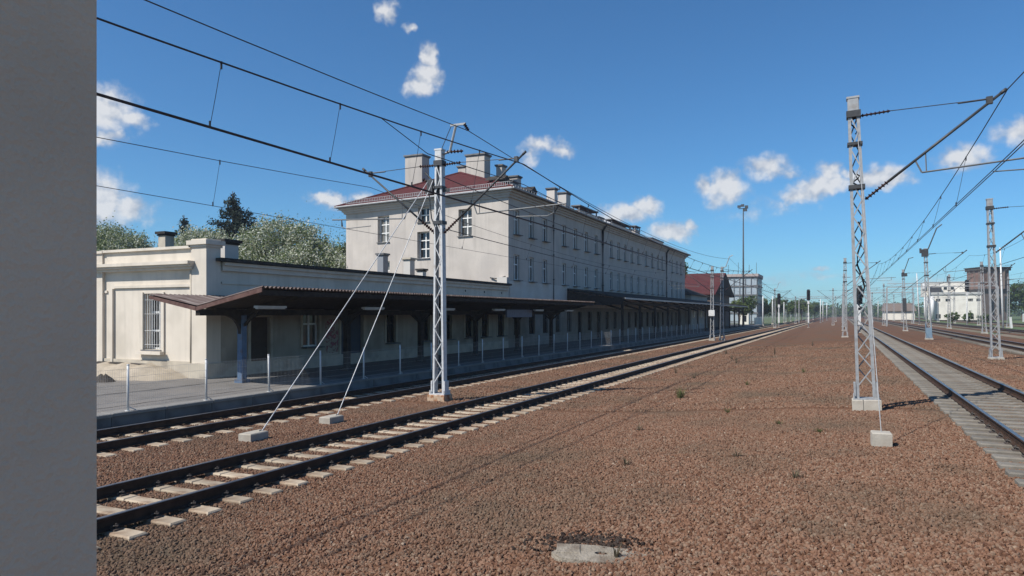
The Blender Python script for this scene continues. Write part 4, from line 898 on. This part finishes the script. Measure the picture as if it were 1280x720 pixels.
# ------------------------------------------------------------------ overhead wires
def sagged(x0, y0, z0, x1, y1, z1, sag, n=18):
    return [(x0 + (x1 - x0) * i / n, y0 + (y1 - y0) * i / n, z0 + (z1 - z0) * i / n - 4 * sag * (i / n) * (1 - i / n)) for i in range(n + 1)]
def overhead(label, sup, zc, sag, r=.012, drop=2.85, twin=True, stitch=True):
    """sup: (x, y, z) supports of the carrying cable; contact wires hang at height zc"""
    t = thing('overhead_line', label, 'overhead line', sup[0], 'overhead lines above the tracks')
    for k in range(len(sup) - 1):
        a, c = sup[k], sup[k + 1]; pts = sagged(*a, *c, sag)
        far = a[1] > 140; MB().tube(pts, r, 5, cap=False).build('carrying_cable', 'wire', t)
        off = (-.3 if k % 2 else .3)
        for dx in ((-.03, .03) if twin else (0,)):
            MB().tube([(a[0] + dx - .25, a[1], zc), (c[0] + dx - .25, c[1], zc)], r * .85, 5, cap=False).build('contact_wire', 'wire', t)
        if a[1] > 90: continue
        nd = int(abs(c[1] - a[1]) / drop)
        for i in range(1, nd):
            q = i / nd; z = a[2] + (c[2] - a[2]) * q - 4 * sag * q * (1 - q); x = a[0] + (c[0] - a[0]) * q; yy = a[1] + (c[1] - a[1]) * q
            dm = MB().tube([(x, yy, z), (x - .12, yy, zc + (z - zc) * .5), (x - .25, yy, zc)], .006, 4).tube([(x, yy, z - .1), (x, yy, z + .02)], .018, 5).tube([(x - .25, yy, zc + .1), (x - .25, yy, zc - .01)], .018, 5); dm.build('dropper', 'wire', t)
        for s_, S in ((1, a), (-1, c)) if stitch else ():          # stitch wire beside the mast
            e = []
            for i in range(5):
                y_ = S[1] + s_ * 7.3 * i / 4; q = (y_ - a[1]) / (c[1] - a[1]); zz_ = a[2] + (c[2] - a[2]) * q - 4 * sag * q * (1 - q); x = a[0] + (c[0] - a[0]) * q
                e.append((x, y_, zz_ if i == 4 else min(zz_, S[2]) - .62 + .05 * i + (0 if i < 4 else 0)))
            MB().tube(e, r * .7, 4, cap=False).build('stitch_wire', 'wire', t)
    return t
overhead('overhead line with twin contact wires above the pale sleeper track', [(-9.0, -38, 7.45), (-8.78, 19.6, 7.32), (-8.6, 76.5, 7.2), (-9.2, 146, 7.2), (-9, 214, 7.2), (-9, 282, 7.2), (-9, 350, 7.2)], 5.72, 1.0, .016)
overhead('thinner overhead line above the track hugging the platform', [(-14.2, -38, 7.2), (-14.5, 19.6, 7.05), (-14.9, 75.2, 7.1), (-14.2, 146, 7.2), (-14.5, 214, 7.2), (-14.5, 282, 7.2)], 5.55, .95, .009, drop=6.2, twin=False, stitch=False)
overhead('overhead line above the grey sleeper track beside the tapered mast', [(3.2, -36, 7.6), (3.32, 18.7, 7.72), (3.2, 75.4, 7.5), (3.3, 135, 7.6), (3.3, 196, 7.6), (3.3, 262, 7.6), (3.3, 330, 7.6)], 5.95, .95, .013, drop=5.2, stitch=False)
overhead('overhead line above the rusty track behind the blue footed mast', [(9.8, -20, 7.7), (9.7, 41.3, 7.8), (9.8, 70.5, 7.7), (10.2, 103, 7.8), (10, 150, 7.8), (10, 205, 7.8), (10, 262, 7.8)], 6.0, .7, .010, drop=7, stitch=False)
overhead('faint overhead line above the far track with the striped marker posts', [(17.2, 60, 7.8), (17.1, 120, 7.9), (17.1, 178, 7.9), (17.1, 240, 7.9)], 6.0, .8, .010, drop=9, stitch=False)
overhead('faint overhead line above the farthest track by the verge', [(27.5, 60, 7.9), (26.6, 98, 7.9), (26.6, 132, 7.9), (26.6, 190, 7.9), (26.6, 250, 7.9)], 6.1, .7, .010, drop=9, stitch=False)
fd = thing('feeder_wire', 'single feeder wire slung over the slanted arm of the rust footed mast', 'wire', (-10.9, 19.6, 8.6))
pts = sagged(-10.6, -38, 8.55, -10.7, 19.6, 8.55, .75); MB().tube(pts, .013, 5, cap=False).build('wire_span', 'wire', fd)
pts = sagged(-10.7, 19.6, 8.55, -10.6, 76.5, 8.5, .95); MB().tube(pts, .013, 5, cap=False).build('wire_span', 'wire', fd)
pts = sagged(-10.6, 76.5, 8.5, -11.0, 146, 8.6, 1.2); MB().tube(pts, .012, 5, cap=False).build('wire_span', 'wire', fd)
tw = thing('service_wire', 'low slung pair of service wires running from the near mast along the station front', 'wire', (-11.6, 19.6, 6.6))
for z0, z1 in ((6.95, 6.5), (5.3, 5.6)): MB().tube(sagged(-11.6, 19.6, z0 + .2, -11.9, 75.8, z1, .35), .014, 5, cap=False).build('wire_span', 'wire', tw)

# ------------------------------------------------------------------ signals, poles, lamps
def pole(x, y_, h, r, label, group=None, m='galv_white', lean=(0, 0), name='pole', cat='pole'):
    t = thing(name, label, cat, (x, y_, gz(x) - .05 if x > -15 else .2), group)
    link('shaft', MB().tube([(0, 0, 0), (lean[0] * .5, lean[1] * .5, h * .5), (lean[0], lean[1], h)], [r, r * .85, r * .65], 8).mesh('shaft', m, True), t); link('foot', MB().bevbox(-.25, .25, -.25, .25, -.2, .12, .02).mesh('foot', 'concrete'), t); return t
for i, (x, y_, h, lx) in enumerate(((19.9, 115, 11.2, -.35), (13.95, 160, 10.2, -.5), (14.9, 150, 7.2, -.3), (40.5, 150, 9.0, -.2), (46, 160, 7.5, 0), (41.6, 148, 7.0, .1))):
    pole(x, y_, h, .13, ('tall leaning white pole in front of the brick water tower', 'tall leaning white pole left of the white depot building', 'shorter leaning white pole left of the white depot building', 'tall white pole on the green verge past the water tower', 'upright white pole farthest along the green verge', 'short white pole on the green verge past the water tower')[i], 'white poles beyond the tracks', lean=(lx, 0))
pc = {}
for x, y_, h in ((-15.8, 165, 6.5), (-15.9, 190, 7.0), (-15.6, 225, 6.0), (-15.9, 262, 7.5), (-5.6, 225, 7.0), (-5.6, 255, 7), (-5.2, 300, 7), (-16, 300, 7.0), (5.2, 285, 7), (12.5, 300, 7), (-15.9, 340, 7.0)):
    rowl = 'along the left edge of the tracks' if x < -10 else ('on the middle ballast' if x < 0 else 'between the right hand tracks'); pc[rowl] = pc.get(rowl, 0) + 1
    pole(x, y_, h, .15, '%s distant pale concrete pole of the row %s' % (('first', 'second', 'third', 'fourth', 'fifth', 'sixth', 'seventh')[pc[rowl] - 1], rowl), 'distant pale poles far down the line')
def signal(x, y_, h, lab):
    t = pole(x, y_, h - 2.2, .1, lab, 'railway signals beside the tracks', 'galv_white', name='railway_signal', cat='signal')
    hd = MB(); prof = [(-.32, 0), (.32, 0), (.32, 1.9), (.2, 2.15), (-.2, 2.15), (-.32, 1.9)]
    i = MB(); n = len(prof)
    i.v = [(a, -.18, c + h - 2.2) for a, c in prof] + [(a, .1, c + h - 2.2) for a, c in prof]
    i.f = [tuple(range(n)), tuple(range(2 * n - 1, n - 1, -1))] + [(k, k + n, (k + 1) % n + n, (k + 1) % n) for k in range(n)]; i.m = [0] * len(i.f)
    hd_o = link('signal_head', i.mesh('signal_head', 'signal_black'), t)
    for k in range(4): link('lamp_hood', MB().tube([(0, -.18, h - 1.85 + k * .48), (0, -.42, h - 1.87 + k * .48)], .13, 8, cap=False).mesh('lamp_hood', 'signal_black'), hd_o)
    link('marker_plate', MB().box(-.18, .18, -.16, -.11, h - 2.9, h - 2.3).box(-.14, .14, -.16, -.11, 1.0, 3.0).mesh('marker_plate', 'galv_white'), t); return t
signal(-8.3 - 3.2, 152, 7.0, 'tall signal with black head beside the left hand mast row'); signal(-5.9, 150, 7.6, 'tall signal with black head standing alone on the middle ballast')
signal(20.5, 150, 8.4, 'tall signal with black head in front of the white depot building'); signal(1.9, 92, 5.6, 'shorter signal half hidden behind the tapered lattice mast')
for i, x in enumerate((23.2, 26.2)):
    t = thing('marker_post', 'short leaning white and black marker post beside the far track', 'marker post', (x, 128, gz(x) - .05), 'striped marker posts')
    link('stake', MB().bar((0, 0, 0), (-.15, 0, 1.5), .28, .28).mesh('stake', 'galv_white'), t); link('tip', MB().bar((-.151, 0, 1.51), (-.17, 0, 1.66), .3, .3).mesh('tip', 'galv_white'), t)
lm = thing('lighting_mast', 'tall dark lighting mast with floodlights by the end of the platform canopy', 'lamp post', (-19, 157, .3))
MB().tube([(-19, 157, .2), (-19, 157, 25.2)], [.24, .10], 8).build('shaft', 'dark_metal', lm, True)
MB().bar((-20.0, 157, 25.2), (-18.0, 157, 25.2), .12, .12).build('crossbar', 'dark_metal', lm)
for i, (x, z) in enumerate(((-19.8, 25.5), (-19.1, 25.7), (-18.5, 24.7), (-18.3, 25.4))): MB().hexa([(x - .35, 156.6, z - .2), (x + .35, 156.6, z - .2), (x + .25, 157.1, z - .1), (x - .25, 157.1, z - .1), (x - .35, 156.5, z + .35), (x + .35, 156.5, z + .35), (x + .25, 157.1, z + .3), (x - .25, 157.1, z + .3)]).build('floodlight', 'floodlight', lm)

# ------------------------------------------------------------------ foreground pillar
pl = thing('concrete_pillar', 'square grey concrete pillar close by in shade', 'pillar', (-1.3, .35, gz(-1)))
MB().box(-1.62, -1.0, .04, .684, gz(-1) - .05, 4.6).build('shaft', 'pillar', pl)
MB().box(-1.72, -.9, -.06, .784, 4.6, 4.8).build('cap', 'pillar', pl)
MB().box(-1.72, -.9, -.06, .784, gz(-1) - .05, gz(-1) + .12).build('footing', 'concrete', pl)

# ------------------------------------------------------------------ concrete cover with hole, weeds, ballast marks
mh = thing('concrete_cover', 'broken pale concrete cover slab with a small oval hole in the ballast', 'manhole cover', (-2.24, 6.86, gz(-2.24)))
mh.scale = (1.02, 1.35, 1); mh.rotation_euler = (0, 0, R(20))
zt = .032
bm_o = [(-.47, .02), (-.36, -.10), (-.16, -.14), (.05, -.17), (.26, -.16), (.42, -.08), (.50, .04), (.38, .14), (.20, .15), (.02, .20), (-.2, .22), (-.36, .15)]
hole = [(.035 + .075 * math.cos(2 * math.pi * k / 12 + math.pi * 1.05), .02 + .035 * math.sin(2 * math.pi * k / 12 + math.pi * 1.05)) for k in range(12)]
b = MB()
for k in range(12):
    a, c = bm_o[k], bm_o[(k + 1) % 12]; h0, h1 = hole[k], hole[(k + 1) % 12]
    b.face([(*a, zt), (*c, zt), (*h1, zt + .004), (*h0, zt + .004)]); b.face([(*a, zt), (*a, -.1), (*c, -.1), (*c, zt)]); b.face([(*h0, zt + .004), (*h1, zt + .004), (*h1, -.03), (*h0, -.03)])
b.face([(*h_, -.03) for h_ in hole]); link('slab', b.mesh('slab', 'cover_concrete'), mh)
b = MB().bevbox(-.42, -.18, .0, .2, .02, .044, .006); link('mortar_patch', b.mesh('mortar_patch', 'cover_concrete'), mh)
# sooty stones round the back of the cover
ballast_stones('sooty_stones', fr(-3.3, -1.5, .1), fr(6.85, 7.9, .1), lambda x, y: 620 * max(0, 1 - ((x + 2.45) / .55) ** 2 - ((y - 7.32) / .30) ** 2) ** 1.2 + 230 * max(0, 1 - ((x + 2.6) / .95) ** 2 - ((y - 7.22) / .6) ** 2) ** 1.3, .014, .034, 41, 'sooty_stone', .014)

def leaf_mesh(name, pts, size, tones, material, aspect=1.0, up=None, jitter=.35):
    """one small quad per point; tone per quad"""
    n = len(pts); pts = np.asarray(pts, dtype=np.float32)
    a = RNG.normal(size=(n, 3)); a /= np.linalg.norm(a, axis=1)[:, None]
    c = RNG.normal(size=(n, 3)); c -= (c * a).sum(1)[:, None] * a; c /= np.linalg.norm(c, axis=1)[:, None]
    if up is not None: a = a * .35 + up; a /= np.linalg.norm(a, axis=1)[:, None]
    s = (size * (1 + jitter * RNG.uniform(-1, 1, n)))[:, None]
    V = np.stack([pts - a * s * aspect - c * s * .1, pts + c * s * .5, pts + a * s * aspect + c * s * .1, pts - c * s * .5], 1).reshape(-1, 3)
    me = bpy.data.meshes.new(name); me.vertices.add(4 * n); me.vertices.foreach_set('co', V.ravel().astype(np.float32))
    me.loops.add(4 * n); me.loops.foreach_set('vertex_index', np.arange(4 * n, dtype=np.int32))
    me.polygons.add(n); me.polygons.foreach_set('loop_start', np.arange(0, 4 * n, 4, dtype=np.int32))
    me.update(calc_edges=True); at = me.attributes.new('tone', 'FLOAT', 'FACE'); at.data.foreach_set('value', np.asarray(tones, dtype=np.float32)); me.materials.append(MATS[material]); me.validate(); return me
def tuft(x, y_, h, n, spread, label, material='weed', group=None):
    b = MB(); 
    for i in range(n):
        a = random.uniform(0, 6.28); r_ = random.uniform(0, spread * .35); L = h * random.uniform(.5, 1.1); o_ = random.uniform(.1, 1) * spread
        p0 = Vector((r_ * math.cos(a), r_ * math.sin(a), 0)); p1 = p0 + Vector((o_ * .4 * math.cos(a), o_ * .4 * math.sin(a), L * .6)); p2 = p0 + Vector((o_ * math.cos(a), o_ * math.sin(a), L))
        sd = Vector((-math.sin(a), math.cos(a), 0)) * .006
        b.face([p0 - sd, p0 + sd, p1 + sd * .8, p1 - sd * .8]); b.face([p1 - sd * .8, p1 + sd * .8, p2])
    me = b.mesh('weed_tuft', material); at = me.attributes.new('tone', 'FLOAT', 'FACE'); at.data.foreach_set('value', [random.random() for _ in me.polygons])
    return tag(link('weed_tuft', me, None, (x, y_, gz(x) + .0)), label, 'weed', group)
tuft(-2.05, 6.86, .15, 22, .08, 'thin dry grass tuft growing through the broken concrete cover', 'dry_weed')
tuft(-4.6, 22.3, .36, 90, .3, 'bright green weed tuft alone on the open ballast', 'weed')
for x, y_, h in ((-1.2, 16.2, .12), (-2.6, 18.4, .15), (-.4, 15.1, .1), (-3.0, 26, .2), (-1.4, 31, .22)):
    tuft(x, y_, h, 30, .16, 'tiny green weed sprouting from the open ballast', 'weed', 'small green weeds on the ballast')
for i, (x, y_, h) in enumerate(((-7.2, 50, .5), (-6.0, 44, .4), (-3.8, 47, .55), (-5.6, 30, .3), (-2.0, 58, .5), (-3.3, 11.6, .14), (-1.6, 12.4, .12), (-4.1, 15.5, .18), (-.6, 10.8, .14), (-7.0, 33, .35), (-5.2, 40, .4))):
    tuft(x, y_, h, 26, .16, 'sparse dry weed stalks on the open ballast', 'dry_weed', 'dry weeds on the ballast')
# ------------------------------------------------------------------ trees
def tree(name, label, cat, x, y_, h, blobs, n, leaf, material, trunk_r=.2, tones=(0, 1), group=None, z0=.25, bark='bark', limbs=7, shell=.55):
    """blobs: (dx, dy, z, rx, rz); leaves fill the outer part of every blob in small clumps"""
    t = thing(name, label, cat, (x, y_, z0), group)
    b = MB(); b.tube([(0, 0, -.3), (.05, 0, h * .3), (-.05, .06, h * .6), (0, 0, h * .85)], [trunk_r, trunk_r * .8, trunk_r * .5, trunk_r * .12], 7)
    for k in range(limbs):
        q = blobs[k % len(blobs)]; zb = h * (.22 + .4 * k / limbs)
        b.tube([(0, 0, zb), (q[0] * .5, q[1] * .5, (zb + q[2]) / 2 + .2), (q[0], q[1], q[2])], [trunk_r * .4, trunk_r * .25, .02], 5)
    link('trunk', b.mesh('trunk', bark), t)
    P = []; T = []; w = np.array([q[3] ** 2 * q[4] for q in blobs]); w = w / w.sum()
    for q, ww in zip(blobs, w):
        nc = max(6, int(n * ww / 22)); d = RNG.normal(size=(nc, 3)); d /= np.linalg.norm(d, axis=1)[:, None]; rad = RNG.uniform(shell, 1.06, nc) ** .8
        c = d * rad[:, None] * np.array([q[3], q[3], q[4]]) + np.array([q[0], q[1], q[2]])
        tn = RNG.uniform(.12, 1.15, nc); cl = q[3] * RNG.uniform(.08, .2, nc)
        for k in range(nc):
            m_ = 22; P.append(c[k] + RNG.normal(size=(m_, 3)) * cl[k]); T.append(np.clip(tn[k] * .5 + RNG.uniform(0, .6, m_), 0, 1))
    P = np.concatenate(P); T = tones[0] + (tones[1] - tones[0]) * np.concatenate(T)
    link('crown', leaf_mesh('crown', P, leaf, T, material), t); return t
def rb(n, rx, rz, zc, zs, r0, r1, sq=1.0):
    return [(random.uniform(-rx, rx), random.uniform(-rx, rx) * sq, zc + random.uniform(-zs, zs), *(lambda r_: (r_, r_ * random.uniform(.7, .95)))(random.uniform(r0, r1))) for _ in range(n)]
tree('blossom_tree', 'broad white blossoming tree behind the annex roof, in front of the dark spruce', 'tree', -44.5, 48, 9.5, [(-3.6, 0, 8.3, 2.2, 1.7), (-1.2, 0, 9.2, 2.2, 1.8), (1.2, .5, 8.6, 2.2, 1.8), (-2.5, -1, 6.6, 2.6, 2), (3.6, 0, 7.2, 2.0, 1.7), (1.8, -1, 6.4, 2.6, 1.8), (-5.2, 1, 7.0, 1.9, 1.6), (5.2, 0, 6.2, 1.7, 1.6), (-6.6, 0, 7.6, 1.6, 1.3)], 52000, .105, 'leaf_blossom', shell=.45)
tree('blossom_tree', 'rounded blossoming tree behind the sunlit annex parapet', 'tree', -67, 48, 10.5, [(0, 0, 9.2, 2.6, 2.1), (2.4, 0, 8.6, 2.2, 1.8), (-3.0, 0, 9.6, 2.6, 2.2), (4.2, 1, 7.6, 1.8, 1.5), (1.5, -1, 7.0, 3, 2.0), (-2, -1, 7.2, 3, 2), (-6, 0, 9, 2.6, 2.2)], 42000, .115, 'leaf_blossom', tones=(0, .9), shell=.45)
tree('flowering_bush', 'pale low blossoming bush between the slim spruce and the broad spruce', 'bush', -55.5, 48, 9.5, [(0, 0, 9.2, 1.9, 1.3), (-2.2, 0, 8.8, 1.6, 1.2), (2.2, 0, 9.0, 1.6, 1.2), (0, 0, 7.8, 2.6, 1.3)], 20000, .11, 'leaf_blossom', tones=(.15, 1), shell=.4)
def conifer(x, y_, h, w, label, n):
    t = thing('spruce_tree', label, 'tree', (x, y_, .25)); link('trunk', MB().tube([(0, 0, -.3), (0, 0, h)], [.28, .03], 7).mesh('trunk', 'bark'), t)
    P = []; T = []; U = []
    tiers = 26
    for k in range(tiers):
        z = h * (.25 + .73 * k / tiers); L = w * (1 - (k / tiers) ** 1.9) + .2; nb = 6
        for j in range(nb):
            a = random.uniform(0, 6.28); Lb = L * random.uniform(.4, 1.25); m_ = max(4, int(n * Lb / (tiers * nb * w)))
            q = RNG.uniform(.12, 1, m_); sp = .16 + .10 * (1 - q)
            P.append(np.stack([np.cos(a) * Lb * q + RNG.normal(0, .1, m_), np.sin(a) * Lb * q + RNG.normal(0, .1, m_), z + .35 * Lb * (q ** 2) * .6 - .18 * Lb * q + RNG.normal(0, 1, m_) * sp], 1)); T.append(RNG.uniform(0, 1, m_))
    link('crown', leaf_mesh('crown', np.concatenate(P), .13, np.concatenate(T), 'leaf_spruce', 1.5), t)
conifer(-56.3, 53, 15.0, 4.6, 'dark spruce rising above the blossoming trees behind the annex', 30000)
conifer(-64.5, 54, 13.2, 2.0, 'narrow dark spruce behind the annex chimney', 8000)
# bare spring tree
t = thing('bare_tree', 'nearly bare spring tree against the sky left of the station building', 'tree', (-46.5, 60, .25)); b = MB()
def branch(p, d, L, r_, dep):
    q = p + d * L; b.tube([p, (p + q) / 2 + Vector((random.uniform(-.1, .1), random.uniform(-.1, .1), 0)) * L * .3, q], [r_, r_ * .8, r_ * .6], 4, cap=False)
    if dep == 0: return
    for _ in range(3 if dep > 1 else 4):
        branch(q, (d + Vector((random.uniform(-.7, .7), random.uniform(-.7, .7), random.uniform(-.1, .5)))).normalized(), L * random.uniform(.6, .8), r_ * .58, dep - 1)
branch(Vector((0, 0, 0)), Vector((0, 0, 1)), 4.6, .22, 5); link('trunk', b.mesh('trunk', 'bark_pale'), t)
P = RNG.normal(size=(2600, 3)) * np.array([2.6, 2.6, 2.0]) + np.array([0, 0, 8.5]); link('crown', leaf_mesh('crown', P, .07, RNG.uniform(0, 1, 2600), 'leaf_spring'), t)
tree('young_tree', 'light green young tree between blossoming tree and station building', 'tree', -46.5, 58, 10, rb(5, 1.2, 1, 7.5, 1.6, 1.0, 1.7), 5000, .13, 'leaf_spring', shell=.2)
# trees beyond the platform end and across the tracks
tree('platform_tree', 'dense green tree in front of the office block foot', 'tree', -20.6, 178, 6.5, rb(6, 1.6, 1, 4.2, 1.2, 1.1, 1.7), 3200, .2, 'leaf_green', z0=.2, shell=.3)
for i, (x, y_, h) in enumerate(((-21.5, 225, 8.5), (-18, 228, 7.6), (-15.2, 236, 8.4), (-12.4, 262, 7.8), (-14, 290, 8.5), (-10.5, 330, 8.0), (-20, 205, 5.5))):
    tree('roadside_tree', '%s green leafy tree beyond the platform end, counted from the office block' % ('second', 'third', 'fourth', 'fifth', 'sixth', 'seventh', 'first')[i], 'tree', x, y_, h, rb(6, 1.8, 1, h * .62, h * .2, 1.3, 2.0), 2600, .28, 'leaf_green' if i % 3 else 'leaf_spring', group='trees beyond the platform end', z0=.2, shell=.3)
tree('goods_yard_shrub', 'bright green shrub under the dark gable of the red roofed hall', 'shrub', -18.9, 150, 5, rb(5, 1.2, 1, 3.6, .8, .9, 1.4), 3000, .18, 'leaf_spring', z0=.2)
tree('station_tree', 'dark tree just past the far corner of the station building', 'tree', -24, 112, 12, rb(5, 1.2, 1, 9.8, 1.2, 1.0, 1.6), 3000, .2, 'leaf_green', z0=.2)
for i, (x, y_, h) in enumerate(((50, 262, 13), (55, 256, 14), (60, 262, 13.5), (65, 270, 14), (47, 285, 11))):
    tree('verge_tree', '%s big dark green tree beyond the brick water tower, counted from the tower' % ('second', 'third', 'fourth', 'fifth', 'first')[i], 'tree', x, y_, h, rb(7, 2.6, 1, h * .58, h * .25, 2.0, 3.0), 3600, .34, 'leaf_green', group='trees behind the water tower', z0=1.0, shell=.4)
for i, (x, y_, h) in enumerate(((24.5, 178, 2.4), (27.5, 182, 1.8), (21.0, 172, 2.0))):
    tree('yard_bush', 'low green bush in front of the depot building', 'bush', x, y_, h, rb(4, .8, 1, h * .6, .3, .7, 1.0), 900, .16, 'leaf_green', group='bushes by the depot', z0=.8)
yd = thing('timber_shed', 'low brown roofed shed left of the white depot building', 'shed', (18, 262, .8))
MB().box(12.5, 21.5, 262, 270, .7, 3.6).build('wall', 'white_wall', yd); b = MB(); b.hexa([(12, 261.4, 3.6), (22, 261.4, 3.6), (22, 270.5, 3.6), (12, 270.5, 3.6), (12.6, 265.5, 6.2), (21.4, 265.5, 6.2), (21.4, 266.5, 6.2), (12.6, 266.5, 6.2)]); b.build('roof', 'brick_brown', yd)
for i, x in enumerate((39.8, 42.2)): tag(MB().bevbox(x, x + 1.7, 205, 207.5, .7, 2.7, .12).build('container', 'galv_white'), 'pale metal cabinet on the verge below the brick water tower', 'cabinet', 'cabinets below the water tower')

# far woodland that closes the view
P = []; 
for i in range(260):
    a = R(random.uniform(-34, 36) if i < 180 else random.uniform(-7, 9)); d = random.uniform(560, 680); x, y_ = d * math.sin(a), d * math.cos(a)
    h = random.uniform(6, 11) ; P.append(RNG.normal(size=(170, 3)) * np.array([4.5, 2.5, h * .25]) + np.array([x, y_, h * .5]))
P = np.concatenate(P); fw_ = link('distant_woodland', leaf_mesh('distant_woodland', P, .9, RNG.uniform(0, 1, len(P)), 'leaf_green')); stuff(fw_)

# ------------------------------------------------------------------ air
hz = MB().box(-900, 900, -320, 1500, -2, 40); hz = stuff(link('haze', hz.mesh('haze', [])))
def haze_mat():
    m = bpy.data.materials.new('haze'); m.use_nodes = True; nt = m.node_tree; nt.nodes.clear()
    o = nt.nodes.new('ShaderNodeOutputMaterial'); v = nt.nodes.new('ShaderNodeVolumePrincipled')
    v.inputs['Color'].default_value = (.80, .88, 1.0, 1); v.inputs['Density'].default_value = .0004; v.inputs['Anisotropy'].default_value = .2
    nt.links.new(v.outputs[0], o.inputs['Volume']); hz.data.materials.append(m)
haze_mat()
